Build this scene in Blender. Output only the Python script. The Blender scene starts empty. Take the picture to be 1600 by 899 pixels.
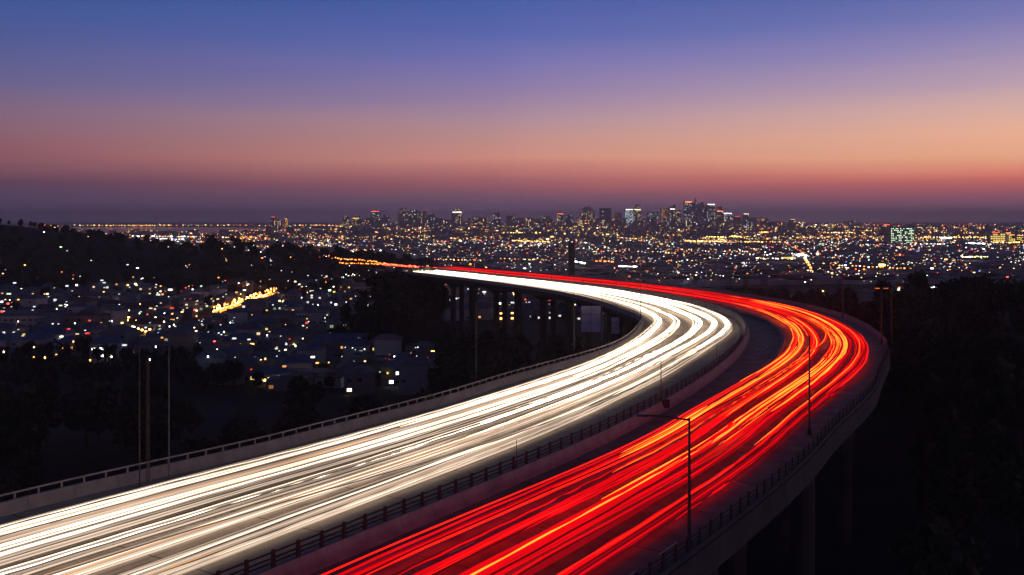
import bpy, math, random
from mathutils import Vector, noise as mnoise
R = random.Random(7)
PI = math.pi
SC = bpy.context.scene
COL = SC.collection

# ------------------------------------------------------------------ camera
F, HY, CH = 1500.0, 343.0, 24.0          # focal length (px of a 1600 px frame), horizon row, eye height above the deck
cam = bpy.data.cameras.new('camera'); cam_o = bpy.data.objects.new('camera', cam); COL.objects.link(cam_o)
cam_o.location = (0, 0, CH); cam_o.rotation_euler = (PI/2, 0, 0)
cam.sensor_width = 36; cam.lens = 36*F/1600; cam.shift_y = -(449.5-HY)/1600
cam.clip_start = 0.5; cam.clip_end = 80000
SC.camera = cam_o
SC.view_settings.view_transform = 'Standard'; SC.view_settings.look = 'None'
SC.view_settings.exposure = 0; SC.view_settings.gamma = 1; SC.view_settings.use_curve_mapping = False
SC.cycles.use_denoising = True
SC.cycles.max_bounces = 5; SC.cycles.diffuse_bounces = 3; SC.cycles.volume_bounces = 3
SC.cycles.transparent_max_bounces = 8
SC.cycles.sample_clamp_indirect = 3
SC.cycles.caustics_reflective = False; SC.cycles.caustics_refractive = False

def lin(c):
    return tuple(((v/255)/12.92 if v/255 <= 0.04045 else ((v/255+0.055)/1.055)**2.4) for v in c) + (1.0,)

# ------------------------------------------------------------------ dusk sky (sun already set)
W = bpy.data.worlds.new('World'); SC.world = W; W.use_nodes = True
nt = W.node_tree; nt.nodes.clear()
def N(t, **k):
    n = nt.nodes.new(t)
    for a, b in k.items(): setattr(n, a, b)
    return n
tc = N('ShaderNodeTexCoord'); sp = N('ShaderNodeSeparateXYZ'); nt.links.new(tc.outputs['Generated'], sp.inputs[0])
def ramp(stops):
    r = N('ShaderNodeValToRGB'); r.color_ramp.interpolation = 'LINEAR'
    while len(r.color_ramp.elements) > 1: r.color_ramp.elements.remove(r.color_ramp.elements[-1])
    first = True
    for p, c in stops:
        e = r.color_ramp.elements[0] if first else r.color_ramp.elements.new(p)
        e.position = p; e.color = lin(c); first = False
    return r
mp = N('ShaderNodeMapRange'); mp.inputs['From Min'].default_value = -0.02; mp.inputs['From Max'].default_value = 0.38
nz = N('ShaderNodeTexNoise'); nz.inputs['Scale'].default_value = 2.2; nz.inputs['Detail'].default_value = 3
vm = N('ShaderNodeVectorMath', operation='MULTIPLY'); vm.inputs[1].default_value = (1.2, 1.2, 22)
nt.links.new(tc.outputs['Generated'], vm.inputs[0]); nt.links.new(vm.outputs[0], nz.inputs['Vector'])
nm = N('ShaderNodeMath', operation='MULTIPLY_ADD'); nm.inputs[1].default_value = 0.018; 
nt.links.new(nz.outputs['Fac'], nm.inputs[0])
zz = N('ShaderNodeMath', operation='SUBTRACT'); zz.inputs[1].default_value = 0.009
nt.links.new(sp.outputs['Z'], zz.inputs[0]); nt.links.new(zz.outputs[0], nm.inputs[2])
nt.links.new(nm.outputs[0], mp.inputs['Value'])
def P(y):                                  # elevation of a sky row as a ramp position
    t = (HY-y)/F; return (t/math.sqrt(1+t*t)+0.02)/0.40
def stops(cols, lo):
    rows = [343, 325, 308, 290, 275, 250, 220, 190, 150, 100, 50, 4]
    return [(0.0, lo)]+[(P(y), c) for y, c in zip(rows, cols)]+[(0.8, tuple(v*.62 for v in cols[-1])), (1.0, tuple(v*.45 for v in cols[-1]))]
SKL = [(128,102,148),(100,80,114),(98,75,104),(104,72,94),(128,84,100),(146,94,106),(142,102,120),(132,104,132),(106,101,146),(83,93,150),(66,89,152),(53,80,142)]
SKC = [(160,118,166),(128,96,132),(142,98,120),(172,102,114),(200,122,120),(228,154,138),(206,152,147),(186,149,162),(156,133,172),(123,119,182),(91,106,177),(76,98,170)]
SKR = [(182,130,168),(152,106,132),(190,105,116),(228,120,112),(252,152,126),(255,186,146),(252,190,160),(229,184,174),(196,167,184),(156,143,187),(121,123,182),(93,106,172)]
tri = []
for c in (SKL, SKC, SKR):
    r = ramp(stops(c, c[0])); nt.links.new(mp.outputs[0], r.inputs[0]); tri.append(r)
mixes = []
for x0, x1 in ((-0.50, 0.02), (-0.02, 0.47)):
    q = N('ShaderNodeMapRange'); q.inputs['From Min'].default_value = x0; q.inputs['From Max'].default_value = x1
    nt.links.new(sp.outputs['X'], q.inputs['Value']); mixes.append(q)
m1 = N('ShaderNodeMix', data_type='RGBA'); nt.links.new(mixes[0].outputs[0], m1.inputs['Factor'])
nt.links.new(tri[0].outputs[0], m1.inputs['A']); nt.links.new(tri[1].outputs[0], m1.inputs['B'])
mix = N('ShaderNodeMix', data_type='RGBA'); nt.links.new(mixes[1].outputs[0], mix.inputs['Factor'])
nt.links.new(m1.outputs['Result'], mix.inputs['A']); nt.links.new(tri[2].outputs[0], mix.inputs['B'])
up = N('ShaderNodeMapRange'); up.inputs['From Min'].default_value = 0.36; up.inputs['From Max'].default_value = 1.0
up.inputs['To Min'].default_value = 1.0; up.inputs['To Max'].default_value = 0.45
nt.links.new(sp.outputs['Z'], up.inputs['Value'])
bg = N('ShaderNodeBackground'); nt.links.new(mix.outputs['Result'], bg.inputs['Color']); nt.links.new(up.outputs[0], bg.inputs['Strength'])
wo = N('ShaderNodeOutputWorld'); nt.links.new(bg.outputs[0], wo.inputs['Surface'])
# the last direct light has gone: the sun itself is below the horizon, so the scene has no sun lamp

# ------------------------------------------------------------------ materials
MATS = {}
def mat(name, col, rough=0.8, noise=None, bump=0.0, metal=0.0, scale=1.0):
    m = bpy.data.materials.new(name); m.use_nodes = True; t = m.node_tree; b = t.nodes['Principled BSDF']
    b.inputs['Roughness'].default_value = rough; b.inputs['Metallic'].default_value = metal
    b.inputs['Base Color'].default_value = (*col, 1)
    if noise:
        tcn = t.nodes.new('ShaderNodeTexCoord'); n = t.nodes.new('ShaderNodeTexNoise'); n.inputs['Scale'].default_value = scale
        n.inputs['Detail'].default_value = 5; t.links.new(tcn.outputs['Object'], n.inputs['Vector'])
        r = t.nodes.new('ShaderNodeValToRGB'); r.color_ramp.elements[0].position = 0.3; r.color_ramp.elements[1].position = 0.72
        r.color_ramp.elements[0].color = (*[c*(1-noise) for c in col], 1); r.color_ramp.elements[1].color = (*[min(1, c*(1+noise)) for c in col], 1)
        t.links.new(n.outputs['Fac'], r.inputs[0]); t.links.new(r.outputs[0], b.inputs['Base Color'])
        if bump:
            bp = t.nodes.new('ShaderNodeBump'); bp.inputs['Strength'].default_value = bump; bp.inputs['Distance'].default_value = 0.05
            t.links.new(n.outputs['Fac'], bp.inputs['Height']); t.links.new(bp.outputs[0], b.inputs['Normal'])
    MATS[name] = m; return m
def glow(name, col, s, sample=False, noise=0.0, scale=0.3):
    m = bpy.data.materials.new(name); m.use_nodes = True; t = m.node_tree; t.nodes.clear()
    e = t.nodes.new('ShaderNodeEmission'); o = t.nodes.new('ShaderNodeOutputMaterial')
    e.inputs[0].default_value = (*col, 1); e.inputs[1].default_value = s; t.links.new(e.outputs[0], o.inputs[0])
    if noise:
        tcn = t.nodes.new('ShaderNodeTexCoord'); n = t.nodes.new('ShaderNodeTexNoise'); n.inputs['Scale'].default_value = scale
        n.inputs['Detail'].default_value = 3; t.links.new(tcn.outputs['Object'], n.inputs['Vector'])
        r = t.nodes.new('ShaderNodeMapRange'); r.inputs['From Min'].default_value = 0.3; r.inputs['From Max'].default_value = 0.7
        r.inputs['To Min'].default_value = s*(1-noise); r.inputs['To Max'].default_value = s*(1+noise)
        t.links.new(n.outputs['Fac'], r.inputs['Value']); t.links.new(r.outputs[0], e.inputs[1])
    m.cycles.emission_sampling = 'AUTO' if sample else 'NONE'
    MATS[name] = m; return m

mat('asphalt', (0.23, 0.20, 0.175), 0.75, 0.35, 0.3, scale=0.35)
mat('pavement_concrete', (0.37, 0.335, 0.30), 0.8, 0.2, 0.3, scale=0.35)
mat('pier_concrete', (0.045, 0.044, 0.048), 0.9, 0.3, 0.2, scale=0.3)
mat('concrete', (0.30, 0.28, 0.27), 0.85, 0.25, 0.25, scale=0.6)
mat('concrete_light', (0.27, 0.25, 0.25), 0.85, 0.22, 0.2, scale=0.8)
mat('dark_steel', (0.035, 0.035, 0.040), 0.45, 0.3, metal=0.6, scale=2)
mat('galvanised', (0.10, 0.13, 0.14), 0.5, 0.2, metal=0.5, scale=2)
mat('pole_dark', (0.05, 0.04, 0.04), 0.5, 0.2, metal=0.3, scale=2)
mat('road_paint', (0.72, 0.70, 0.64), 0.7, 0.15, scale=3)
mat('earth', (0.018, 0.018, 0.016), 0.95, 0.5, 0.3, scale=0.05)
mat('street', (0.040, 0.040, 0.042), 0.9, 0.3, scale=0.1)
mat('water', (0.02, 0.03, 0.05), 0.12, 0.2, scale=0.01)
mat('foliage', (0.030, 0.038, 0.018), 0.9, 0.5, scale=0.7)
mat('foliage_dark', (0.022, 0.028, 0.015), 0.9, 0.5, scale=0.7)
mat('bark', (0.05, 0.04, 0.03), 0.9, 0.4, scale=2)
for i, c in enumerate([(0.30,0.29,0.28),(0.20,0.19,0.20),(0.42,0.41,0.40),(0.25,0.20,0.17),(0.16,0.18,0.22)]):
    mat('wall_%d' % i, c, 0.9, 0.15, scale=0.4)
for i, c in enumerate([(0.10,0.13,0.19),(0.15,0.16,0.19),(0.10,0.08,0.08),(0.07,0.13,0.26)]):
    mat('roof_%d' % i, c, 0.8, 0.3, scale=0.8)
mat('city_wall', (0.30, 0.30, 0.34), 0.9, 0.4, scale=0.02)
mat('tower_glass', (0.12, 0.14, 0.19), 0.35, 0.3, scale=0.03)
mat('tower_stone', (0.24, 0.22, 0.25), 0.7, 0.3, scale=0.03)
mat('window_frame', (0.22, 0.22, 0.22), 0.6)
mat('unlit_glass', (0.03, 0.035, 0.045), 0.15)
mat('billboard_face', (0.55, 0.55, 0.62), 0.7, 0.15, scale=0.4)

AMBER, WARM, WHITE, COOL, GREEN, RED, BLUE = (1,.42,.10), (1,.72,.38), (1,.92,.80), (.78,.90,1), (.72,1,.62), (1,.07,.04), (.2,.3,1)
HUES = dict(amber=AMBER, warm=WARM, white=WHITE, cool=COOL, green=GREEN, red=RED, blue=BLUE, orange=(1,.22,.03), yellow=(1,.70,.16))
for k, c in HUES.items():
    glow('mid_'+k, c, 2.4, noise=0.5, scale=0.02); glow('lit_'+k, c, 1.2, noise=0.35, scale=0.7); glow('dim_'+k, c, 0.35, noise=0.5, scale=0.5); glow('hot_'+k, c, 5.0)
glow('lamp_orange', (1,.35,.06), 22, sample=True); glow('lamp_white', (1,.95,.85), 30, sample=True)

mat('fence_paint', (0.018, 0.018, 0.022), 0.75)
# ------------------------------------------------------------------ mesh helpers
class MB:
    def __init__(s): s.v, s.f, s.m, s.mats, s.smooth = [], [], [], [], False
    def mi(s, name):
        if name not in s.mats: s.mats.append(name)
        return s.mats.index(name)
    def face(s, pts, m=0):
        n = len(s.v); s.v += pts; s.f.append(tuple(range(n, n+len(pts)))); s.m.append(m)
    def box(s, x0, x1, y0, y1, z0, z1, m=0, rot=0.0, cx=0.0, cy=0.0):
        n = len(s.v); c, q = math.cos(rot), math.sin(rot)
        for z in (z0, z1):
            for x, y in ((x0,y0),(x1,y0),(x1,y1),(x0,y1)):
                s.v.append((cx+x*c-y*q, cy+x*q+y*c, z))
        for f in ((0,3,2,1),(4,5,6,7),(0,1,5,4),(1,2,6,5),(2,3,7,6),(3,0,4,7)):
            s.f.append(tuple(n+i for i in f)); s.m.append(m)
    def tube(s, pts, rad, k=6, m=0, cap=True):
        n0 = len(s.v); n = len(pts); pts = [Vector(p) for p in pts]
        for i, p in enumerate(pts):
            d = (pts[min(i+1, n-1)]-pts[max(i-1, 0)]).normalized()
            up_ = Vector((0,0,1)) if abs(d.z) < 0.9 else Vector((0,1,0))
            a = d.cross(up_).normalized(); b = a.cross(d)
            r = rad[i] if isinstance(rad, (list, tuple)) else rad
            ra_, rb_ = r if isinstance(r, tuple) else (r, r)
            for j in range(k):
                t = 2*PI*(j+.5)/k; s.v.append(tuple(p+a*(ra_*math.cos(t))+b*(rb_*math.sin(t))))
        for i in range(n-1):
            for j in range(k):
                a0 = n0+i*k+j; a1 = n0+i*k+(j+1) % k
                s.f.append((a0, a1, a1+k, a0+k)); s.m.append(m)
        if cap:
            s.f.append(tuple(n0+j for j in range(k-1, -1, -1))); s.m.append(m)
            s.f.append(tuple(n0+(n-1)*k+j for j in range(k))); s.m.append(m)
    def sweep(s, prof, ss, offf=None, m=0):
        """sweep a closed (off, z) profile along the road; offf(s) shifts the offset"""
        k = len(prof); n0 = len(s.v)
        for q in ss:
            o = offf(q) if offf else 0
            for a, z in prof: s.v.append(RP(q, a+o, z))
        for i in range(len(ss)-1):
            for j in range(k):
                a0 = n0+i*k+j; a1 = n0+i*k+(j+1) % k
                s.f.append((a0, a0+k, a1+k, a1)); s.m.append(m)
        s.f.append(tuple(n0+j for j in range(k))); s.m.append(m)
        s.f.append(tuple(n0+(len(ss)-1)*k+j for j in range(k-1, -1, -1))); s.m.append(m)
    def build(s, name, mats, parent=None, loc=None, smooth=False):
        me = bpy.data.meshes.new(name); me.from_pydata(s.v, [], s.f)
        if isinstance(mats, str): mats = [mats]
        for q in mats: me.materials.append(MATS[q])
        if len(mats) > 1: me.polygons.foreach_set('material_index', s.m)
        if smooth: me.polygons.foreach_set('use_smooth', [True]*len(s.f))
        me.update()
        o = bpy.data.objects.new(name, me); COL.objects.link(o)
        if parent: o.parent = parent
        if loc: o.location = loc
        return o
def inst(name, me, parent=None, loc=(0,0,0), rz=0, sc=None):
    o = bpy.data.objects.new(name, me); COL.objects.link(o); o.location = loc; o.rotation_euler.z = rz
    if sc: o.scale = sc
    if parent: o.parent = parent
    return o
def tag(o, label=None, cat=None, group=None, kind=None):
    if label: o['label'] = label
    if cat: o['category'] = cat
    if group: o['group'] = group
    if kind: o['kind'] = kind
    return o
def empty(name, loc=(0,0,0), rz=0):
    o = bpy.data.objects.new(name, None); COL.objects.link(o); o.location = loc; o.rotation_euler.z = rz
    o.empty_display_size = 0.5; return o
def copy_tree(o, parent=None):
    c = o.copy(); COL.objects.link(c); c.parent = parent
    for ch in KIDS.get(o.name, []) or [x for x in bpy.data.objects if x.parent == o]: copy_tree(ch, c)
    return c
KIDS = {}
GZ = -35.0
def at(x, y, z=GZ):                       # the place on level z seen at a photo pixel
    d = y-HY; return ((x-800)/d*(CH-z), (CH-z)*F/d)
def far(x, y, Y):                         # a point Y metres off
    return ((x-800)/F*Y, Y, CH-(y-HY)/F*Y)

# ------------------------------------------------------------------ the road's centre line: the edge between the two carriageways
C0 = [(-65.0,-14.0),(-54.3,2.9),(-43.6,19.8),(-33.0,36.7),(-22.3,53.6),(-11.5,70.5),(-0.7,87.3),(9.6,104.4),(18.8,122.1),(27.3,140.2),
 (35.0,158.7),(41.7,177.5),(47.4,196.7),(51.8,216.1),(54.2,235.9),(53.7,255.7),(50.9,275.5),(46.6,294.9),(40.7,314.0),(33.0,332.3),
 (24.0,350.2),(14.3,367.6),(4.2,384.9),(-5.9,402.2),(-16.1,419.4),(-26.5,436.4),(-37.7,453.0),(-49.2,469.3),(-61.0,485.4),(-73.2,501.3),
 (-85.6,517.0),(-98.1,532.6),(-110.5,548.3),(-122.7,564.1),(-134.8,580.0),(-146.9,596.0)]
DS = 19.95
SMAX = DS*(len(C0)-1)
def cr(i, t):
    p = [C0[max(0, min(len(C0)-1, j))] for j in (i-1, i, i+1, i+2)]
    return [0.5*((2*p[1][k])+(-p[0][k]+p[2][k])*t+(2*p[0][k]-5*p[1][k]+4*p[2][k]-p[3][k])*t*t+(-p[0][k]+3*p[1][k]-3*p[2][k]+p[3][k])*t**3) for k in (0, 1)]
def RM(s):
    u = max(0, min(len(C0)-1.0001, s/DS)); i = int(u); return cr(i, u-i)
def RT(s):
    a, b = RM(max(0, s-1)), RM(min(SMAX-.01, s+1)); d = math.hypot(b[0]-a[0], b[1]-a[1]); return ((b[0]-a[0])/d, (b[1]-a[1])/d)
def RP(s, off, z=0.0):
    m, t = RM(s), RT(s); return (m[0]+t[1]*off, m[1]-t[0]*off, z)
def RA(s):
    t = RT(s); return math.atan2(t[1], t[0])
def knots(ks):
    def f(s):
        if s <= ks[0][0]: return ks[0][1]
        for (a, u), (b, v) in zip(ks, ks[1:]):
            if s <= b:
                t = (s-a)/(b-a); t = t*t*(3-2*t); return u+(v-u)*t
        return ks[-1][1]
    return f
WL = knots([(0,-29),(90,-29),(120,-27),(160,-25.5),(215,-20.9),(255,-22.0),(300,-26.2),(345,-26.8),(400,-25.8),(450,-23),(700,-22)])
RRo = knots([(0,21.2),(150,21.4),(190,23.6),(235,26.4),(300,26.2),(350,24.4),(400,23.4),(480,20.6),(700,19.6)])
def rng(a, b, st):
    n = max(1, round((b-a)/st)); return [a+(b-a)*i/n for i in range(n+1)]
S0, S1 = 2, 532
SS = rng(S0, S1, 4)

# ------------------------------------------------------------------ ground, water, hills
def ridge_left(X):
    ks = [(-2600,62),(-1400,48),(-900,38),(-560,25),(-480,18),(-414,10),(-380,4.5),(-336,-1.5),(-300,-6),(-250,-12),(-192,-17),(-120,-24),(-60,-35)]
    if X <= ks[0][0]: return ks[0][1]
    for (a, u), (b, v) in zip(ks, ks[1:]):
        if X <= b: return u+(v-u)*(X-a)/(b-a)
    return GZ
def gz(X, Y):
    h = 0.0
    r = ridge_left(X)-GZ
    yc = 900+0.10*(X+480)
    w = 190 if Y < yc else 330
    h = max(h, r*math.exp(-((Y-yc)/w)**2)) if r > 0 else h
    # rise on the right of the bridge
    g = 26/(1+math.exp(-max(-300,min(300,(X-0.30*Y-12)/14))))*math.exp(-((Y-330)/260)**2)
    g2 = 6/(1+math.exp(-max(-300,min(300,(X-170)/40))))*math.exp(-((Y-900)/200)**2)
    h = max(h, g, g2)
    h = max(h, 25*math.exp(-((X+54)/27)**2-((Y-444)/20)**2))   # knoll that carries the far end of the viaduct
    # wooded slope below the left parapet
    k = 9*math.exp(-((Y-150)/110)**2)/(1+math.exp(max(-300,min(300,(X+60)/18))))
    h = max(h, k)
    return GZ+h
gr = MB()
xs = [-20000,-9000,-5000]+[-2600+50*i for i in range(29)]+[-1160+20*i for i in range(90)]+[700,1000,2000,5000,9000,20000]
ys = [-400,-100]+[20*i for i in range(70)]+[1450,1600,2000,3000,5000,9000,15000,20000]
for y in ys:
    for x in xs: gr.v.append((x, y, gz(x, y)))
for j in range(len(ys)-1):
    for i in range(len(xs)-1):
        a = j*len(xs)+i; gr.f.append((a, a+1, a+1+len(xs), a+len(xs))); gr.m.append(0)
tag(gr.build('ground', 'earth', smooth=True), kind='structure')
wt = MB()
sh = [at(-700,364),at(60,366),at(230,367),at(330,364),at(400,367),at(470,363),at(520,361.5),at(500,357.5),at(440,356.5),at(300,355.5),at(100,355),at(-500,355)]
wt.f.append(tuple(range(len(sh)))); wt.m.append(0); wt.v = [(x, y, GZ+0.6) for x, y in sh]
tag(wt.build('bay_water', 'water'), kind='structure')

# ------------------------------------------------------------------ carriageways
rd = MB()
SF = rng(S0, S1, 3)
rd.sweep([(-0.02,-0.3),(-0.02,0.0),(0,0.0),(0,-0.3)], [S0, S0+1])  # tiny seam under the median wall
rd.v, rd.f, rd.m = [], [], []
K = 12
for s in SF:
    w = WL(s)
    for j in range(K+1): rd.v.append(RP(s, w+(0.2-w)*j/K, 0))
for i in range(len(SF)-1):
    for j in range(K):
        a = i*(K+1)+j; rd.f.append((a, a+1, a+K+2, a+K+1)); rd.m.append(0)
road_w = tag(rd.build('road', 'pavement_concrete'), kind='structure')
rd = MB()
for s in SF:
    w = RRo(s)
    for j in range(K+1): rd.v.append(RP(s, 1.0+(w-1.0)*j/K, 0))
for i in range(len(SF)-1):
    for j in range(K):
        a = i*(K+1)+j; rd.f.append((a, a+1, a+K+2, a+K+1)); rd.m.append(0)
road_r = tag(rd.build('road', 'asphalt'), kind='structure')

def strip(parent, name, s0, s1, off, w, z=0.006):
    m = MB(); ss = rng(s0, s1, 1.5)
    for s in ss:
        o = off(s) if callable(off) else off
        m.v += [RP(s, o-w/2, z), RP(s, o+w/2, z)]
    for i in range(len(ss)-1): m.f.append((2*i, 2*i+1, 2*i+3, 2*i+2)); m.m.append(0)
    return m.build(name, 'road_paint', parent)
WLANE = [knots([(80,a),(130,(a+b)/2-.5),(192,b),(257,c),(290,d),(340,e),(450,g)]) for a, b, c, d, e, g in
         [(-22.6,-18.7,-18.6,-21,-21.6,-19.6),(-18.9,-15.7,-14.4,-16.9,-17.6,-16.6),(-15.0,-12.4,-9.4,-12,-13.6,-13.4),(-11.2,-9.7,-6.2,-8.2,-10,-10.4),(-6.6,-6.8,-3.3,-4.8,-6.4,-7.2)]]
RLANE = [knots([(90,a),(150,b),(234,c),(290,d),(380,e),(500,g)]) for a, b, c, d, e, g in
         [(4.8,5.9,10.7,9.4,7.0,6.0),(8.5,9.1,13.6,12.2,9.8,8.4),(12.0,12.2,17.6,15.6,12.6,10.8),(13.6,14.0,19.3,18.2,15.3,13.2),(17.0,16.9,22.2,20.4,17.6,15.4)]]
def mid(a, b): return lambda s: (a(s)+b(s))/2
for a, b in zip(WLANE, WLANE[1:]):
    s = 84.0
    while s < 310: strip(road_w, 'lane_dash', s, s+3.1, mid(a, b), 0.13); s += 12.2
for a, b in list(zip(RLANE, RLANE[1:])):
    s = 90.0
    while s < 300: strip(road_r, 'lane_dash', s, s+3.1, mid(a, b), 0.13); s += 12.2
for s in (103.3, 110.2):
    strip(road_r, 'lane_dash', s, s+3.1, lambda q: RRo(q)-1.9, 0.14)
strip(road_w, 'edge_line', 60, 480, lambda q: WL(q)+2.6, 0.15)
strip(road_w, 'edge_line', 60, 480, -1.1, 0.15)
strip(road_r, 'edge_line', 60, 300, knots([(60,3.0),(150,3.4),(200,6.6),(234,7.6),(288,4.6)]), 0.12)
mat('joint_rubber', (0.02, 0.02, 0.02), 0.9)
for i in range(34):
    q = 70+i*10.2
    for par, o0, o1 in ((road_w, WL(q)+.3, -.1), (road_r, 1.3, RRo(q)-.2)):
        m = MB(); m.v = [RP(q, o0+(o1-o0)*k_/8, .004) for k_ in range(9)]+[RP(q+.09, o0+(o1-o0)*k_/8, .004) for k_ in range(9)]
        m.f = [(k_, k_+1, k_+10, k_+9) for k_ in range(8)]; m.m = [0]*8; m.build('expansion_joint', 'joint_rubber', par)
m = MB(); a, b = RP(132.0,15.9), RP(130.0,19.2)
m.v = [(a[0],a[1],.007),(a[0]+.05,a[1]+.16,.007),(b[0]+.05,b[1]+.16,.007),(b[0],b[1],.007)]; m.f = [(0,3,2,1)]; m.m = [0]; m.build('road_marking', 'road_paint', road_r)
m = MB(); n = 30; cx, cy = RP(224, 3.9)[:2]; ang = RA(224)
for i in range(n):
    t = 2*PI*i/n
    for r in (1.0, 0.93): 
        u, v = r*4.6*math.cos(t), r*1.15*math.sin(t); m.v.append((cx+u*math.cos(ang)-v*math.sin(ang), cy+u*math.sin(ang)+v*math.cos(ang), .007))
for i in range(n):
    j = (i+1) % n; m.f.append((2*i, 2*i+1, 2*j+1, 2*j)); m.m.append(0)
m.build('road_marking', 'road_paint', road_r)

# ------------------------------------------------------------------ viaduct: deck, girders, parapets, piers
via = tag(empty('viaduct', RP(S0, 0, 0)), 'curved concrete motorway viaduct on tall piers sweeping above the dark valley', 'viaduct')
via.location = (0, 0, 0)
dk = MB(); dk2 = []
for s in SS:
    dk2.append((WL(s)-0.55, RRo(s)+0.5))
for (s, (a, b)) in zip(SS, dk2):
    for o, z in ((a,-0.02),(a,-0.5),(a+2.4,-0.9),(a+3.2,-2.3),(-3,-2.3),(-1.5,-0.9),(3.5,-0.9),(4.5,-2.3),(b-0.9,-2.2),(b,-1.9),(b,-0.02)):
        dk.v.append(RP(s, o, z))
k = 11
for i in range(len(SS)-1):
    for j in range(k):
        a0 = i*k+j; a1 = i*k+(j+1) % k; dk.f.append((a0, a0+k, a1+k, a1)); dk.m.append(0)
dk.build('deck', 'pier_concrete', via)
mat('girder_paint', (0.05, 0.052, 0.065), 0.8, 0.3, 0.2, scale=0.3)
# outer fascia with streaked panels
gp = []
s = 60.0
while s < 330:
    m = MB(); ss = [s+.03, s+1.5, s+2.97]
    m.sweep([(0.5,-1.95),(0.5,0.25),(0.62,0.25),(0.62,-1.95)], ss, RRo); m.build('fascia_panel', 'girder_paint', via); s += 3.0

def panels(parent, s0, s1, step, prof, offf, matn, name='panel'):
    s = s0
    while s < s1-0.1:
        m = MB(); m.sweep(prof, [s+.02, s+step/2, s+step-.02], offf); m.build(name, matn, parent); s += step
post_me = {}
def post_mesh(key, w, d, h, matn, taper=1.0):
    if key not in post_me:
        m = MB(); m.box(-w/2, w/2, -d/2, d/2, 0, h)
        if taper != 1.0:
            for i in range(4, 8): x, y, z = m.v[i]; m.v[i] = (x*taper, y*taper, z)
        o = m.build('post', matn); post_me[key] = o.data; bpy.data.objects.remove(o)
    return post_me[key]
# left parapet: concrete wall with a raised steel rail
pw = bpy.data.objects.new('parapet', None); COL.objects.link(pw); pw.parent = via
panels(pw, 60, 300, 4.0, [(-0.45,-0.02),(-0.35,1.05),(-0.05,1.05),(0.12,0.3),(0.25,-0.02)], lambda s: WL(s), 'concrete_light')
m = MB(); m.sweep([(-0.45,-0.02),(-0.35,1.05),(-0.05,1.05),(0.12,0.3),(0.25,-0.02)], rng(300, 532, 6), WL); m.build('panel', 'concrete_light', pw)
s = 61.0
while s < 300:
    inst('post', post_mesh('L', .14, .12, .5, 'concrete_light'), pw, RP(s, WL(s)-.2, 1.05), RA(s)); s += 2.0
m = MB(); m.sweep([(-0.28,1.53),(-0.28,1.67),(-0.12,1.67),(-0.12,1.53)], rng(60, 340, 2), WL); m.build('rail', 'concrete_light', pw)
# median: jersey wall with a dark post fence
pm = bpy.data.objects.new('parapet', None); COL.objects.link(pm); pm.parent = via
JP = [(0.05,-0.02),(0.18,0.35),(0.32,1.2),(0.72,1.2),(1.0,0.3),(1.25,-0.02)]
panels(pm, 60, 340, 4.0, JP, lambda s: 0.0, 'concrete')
m = MB(); m.sweep(JP, rng(340, 532, 6)); m.build('panel', 'concrete', pm)
s = 62.0
while s < 225:
    o = inst('post', post_mesh('M', .34, .16, 1.12, 'fence_paint', 0.75), pm, RP(s, 0.5, 1.2), RA(s)); s += 2.25
for z in (1.42, 1.72, 2.1):
    m = MB(); m.sweep([(0.46,z),(0.46,z+.11),(0.54,z+.11),(0.54,z)], rng(60, 227, 2)); m.build('rail', 'fence_paint', pm)
# low barrier curving round the paved gore
m = MB(); gfun = knots([(196,7.0),(212,7.6),(234,8.0),(262,6.6),(290,3.6),(312,1.5)])
ss = rng(196, 312, 3); n0 = 0
for s in ss:
    h = 0.55*min(1, (s-195)/26)+.03; o = gfun(s)
    for a, z in ((-.25,0.0),(-.15,h),(.12,h),(.25,0.0)): m.v.append(RP(s, o+a, z+.004))
for i in range(len(ss)-1):
    for j in range(3): a0 = i*4+j; m.f.append((a0, a0+4, a0+5, a0+1)); m.m.append(0)
m.build('gore_kerb', 'concrete_light', via)
# right parapet
pr = bpy.data.objects.new('parapet', None); COL.objects.link(pr); pr.parent = via
RPF = [(-0.12,-0.02),(0.05,0.55),(0.1,0.62),(0.42,0.62),(0.48,-0.02)]
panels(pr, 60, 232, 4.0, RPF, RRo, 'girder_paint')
RPF2 = [(-0.12,-0.02),(0.05,0.5),(0.12,1.05),(0.42,1.05),(0.48,-0.02)]
panels(pr, 232, 400, 3.0, RPF2, RRo, 'concrete_light')
m = MB(); m.sweep(RPF2, rng(400, 532, 6), RRo); m.build('panel', 'concrete_light', pr)
s = 62.0
while s < 232:
    inst('post', post_mesh('R', .36, .16, 1.1, 'fence_paint', 0.6), pr, RP(s, RRo(s)+.28, .62), RA(s)); s += 2.1
for z in (0.85, 1.1, 1.45):
    m = MB(); m.sweep([(0.25,z),(0.25,z+.08),(0.31,z+.08),(0.31,z)], rng(60, 233, 2), RRo); m.build('rail', 'fence_paint', pr)
    
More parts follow.
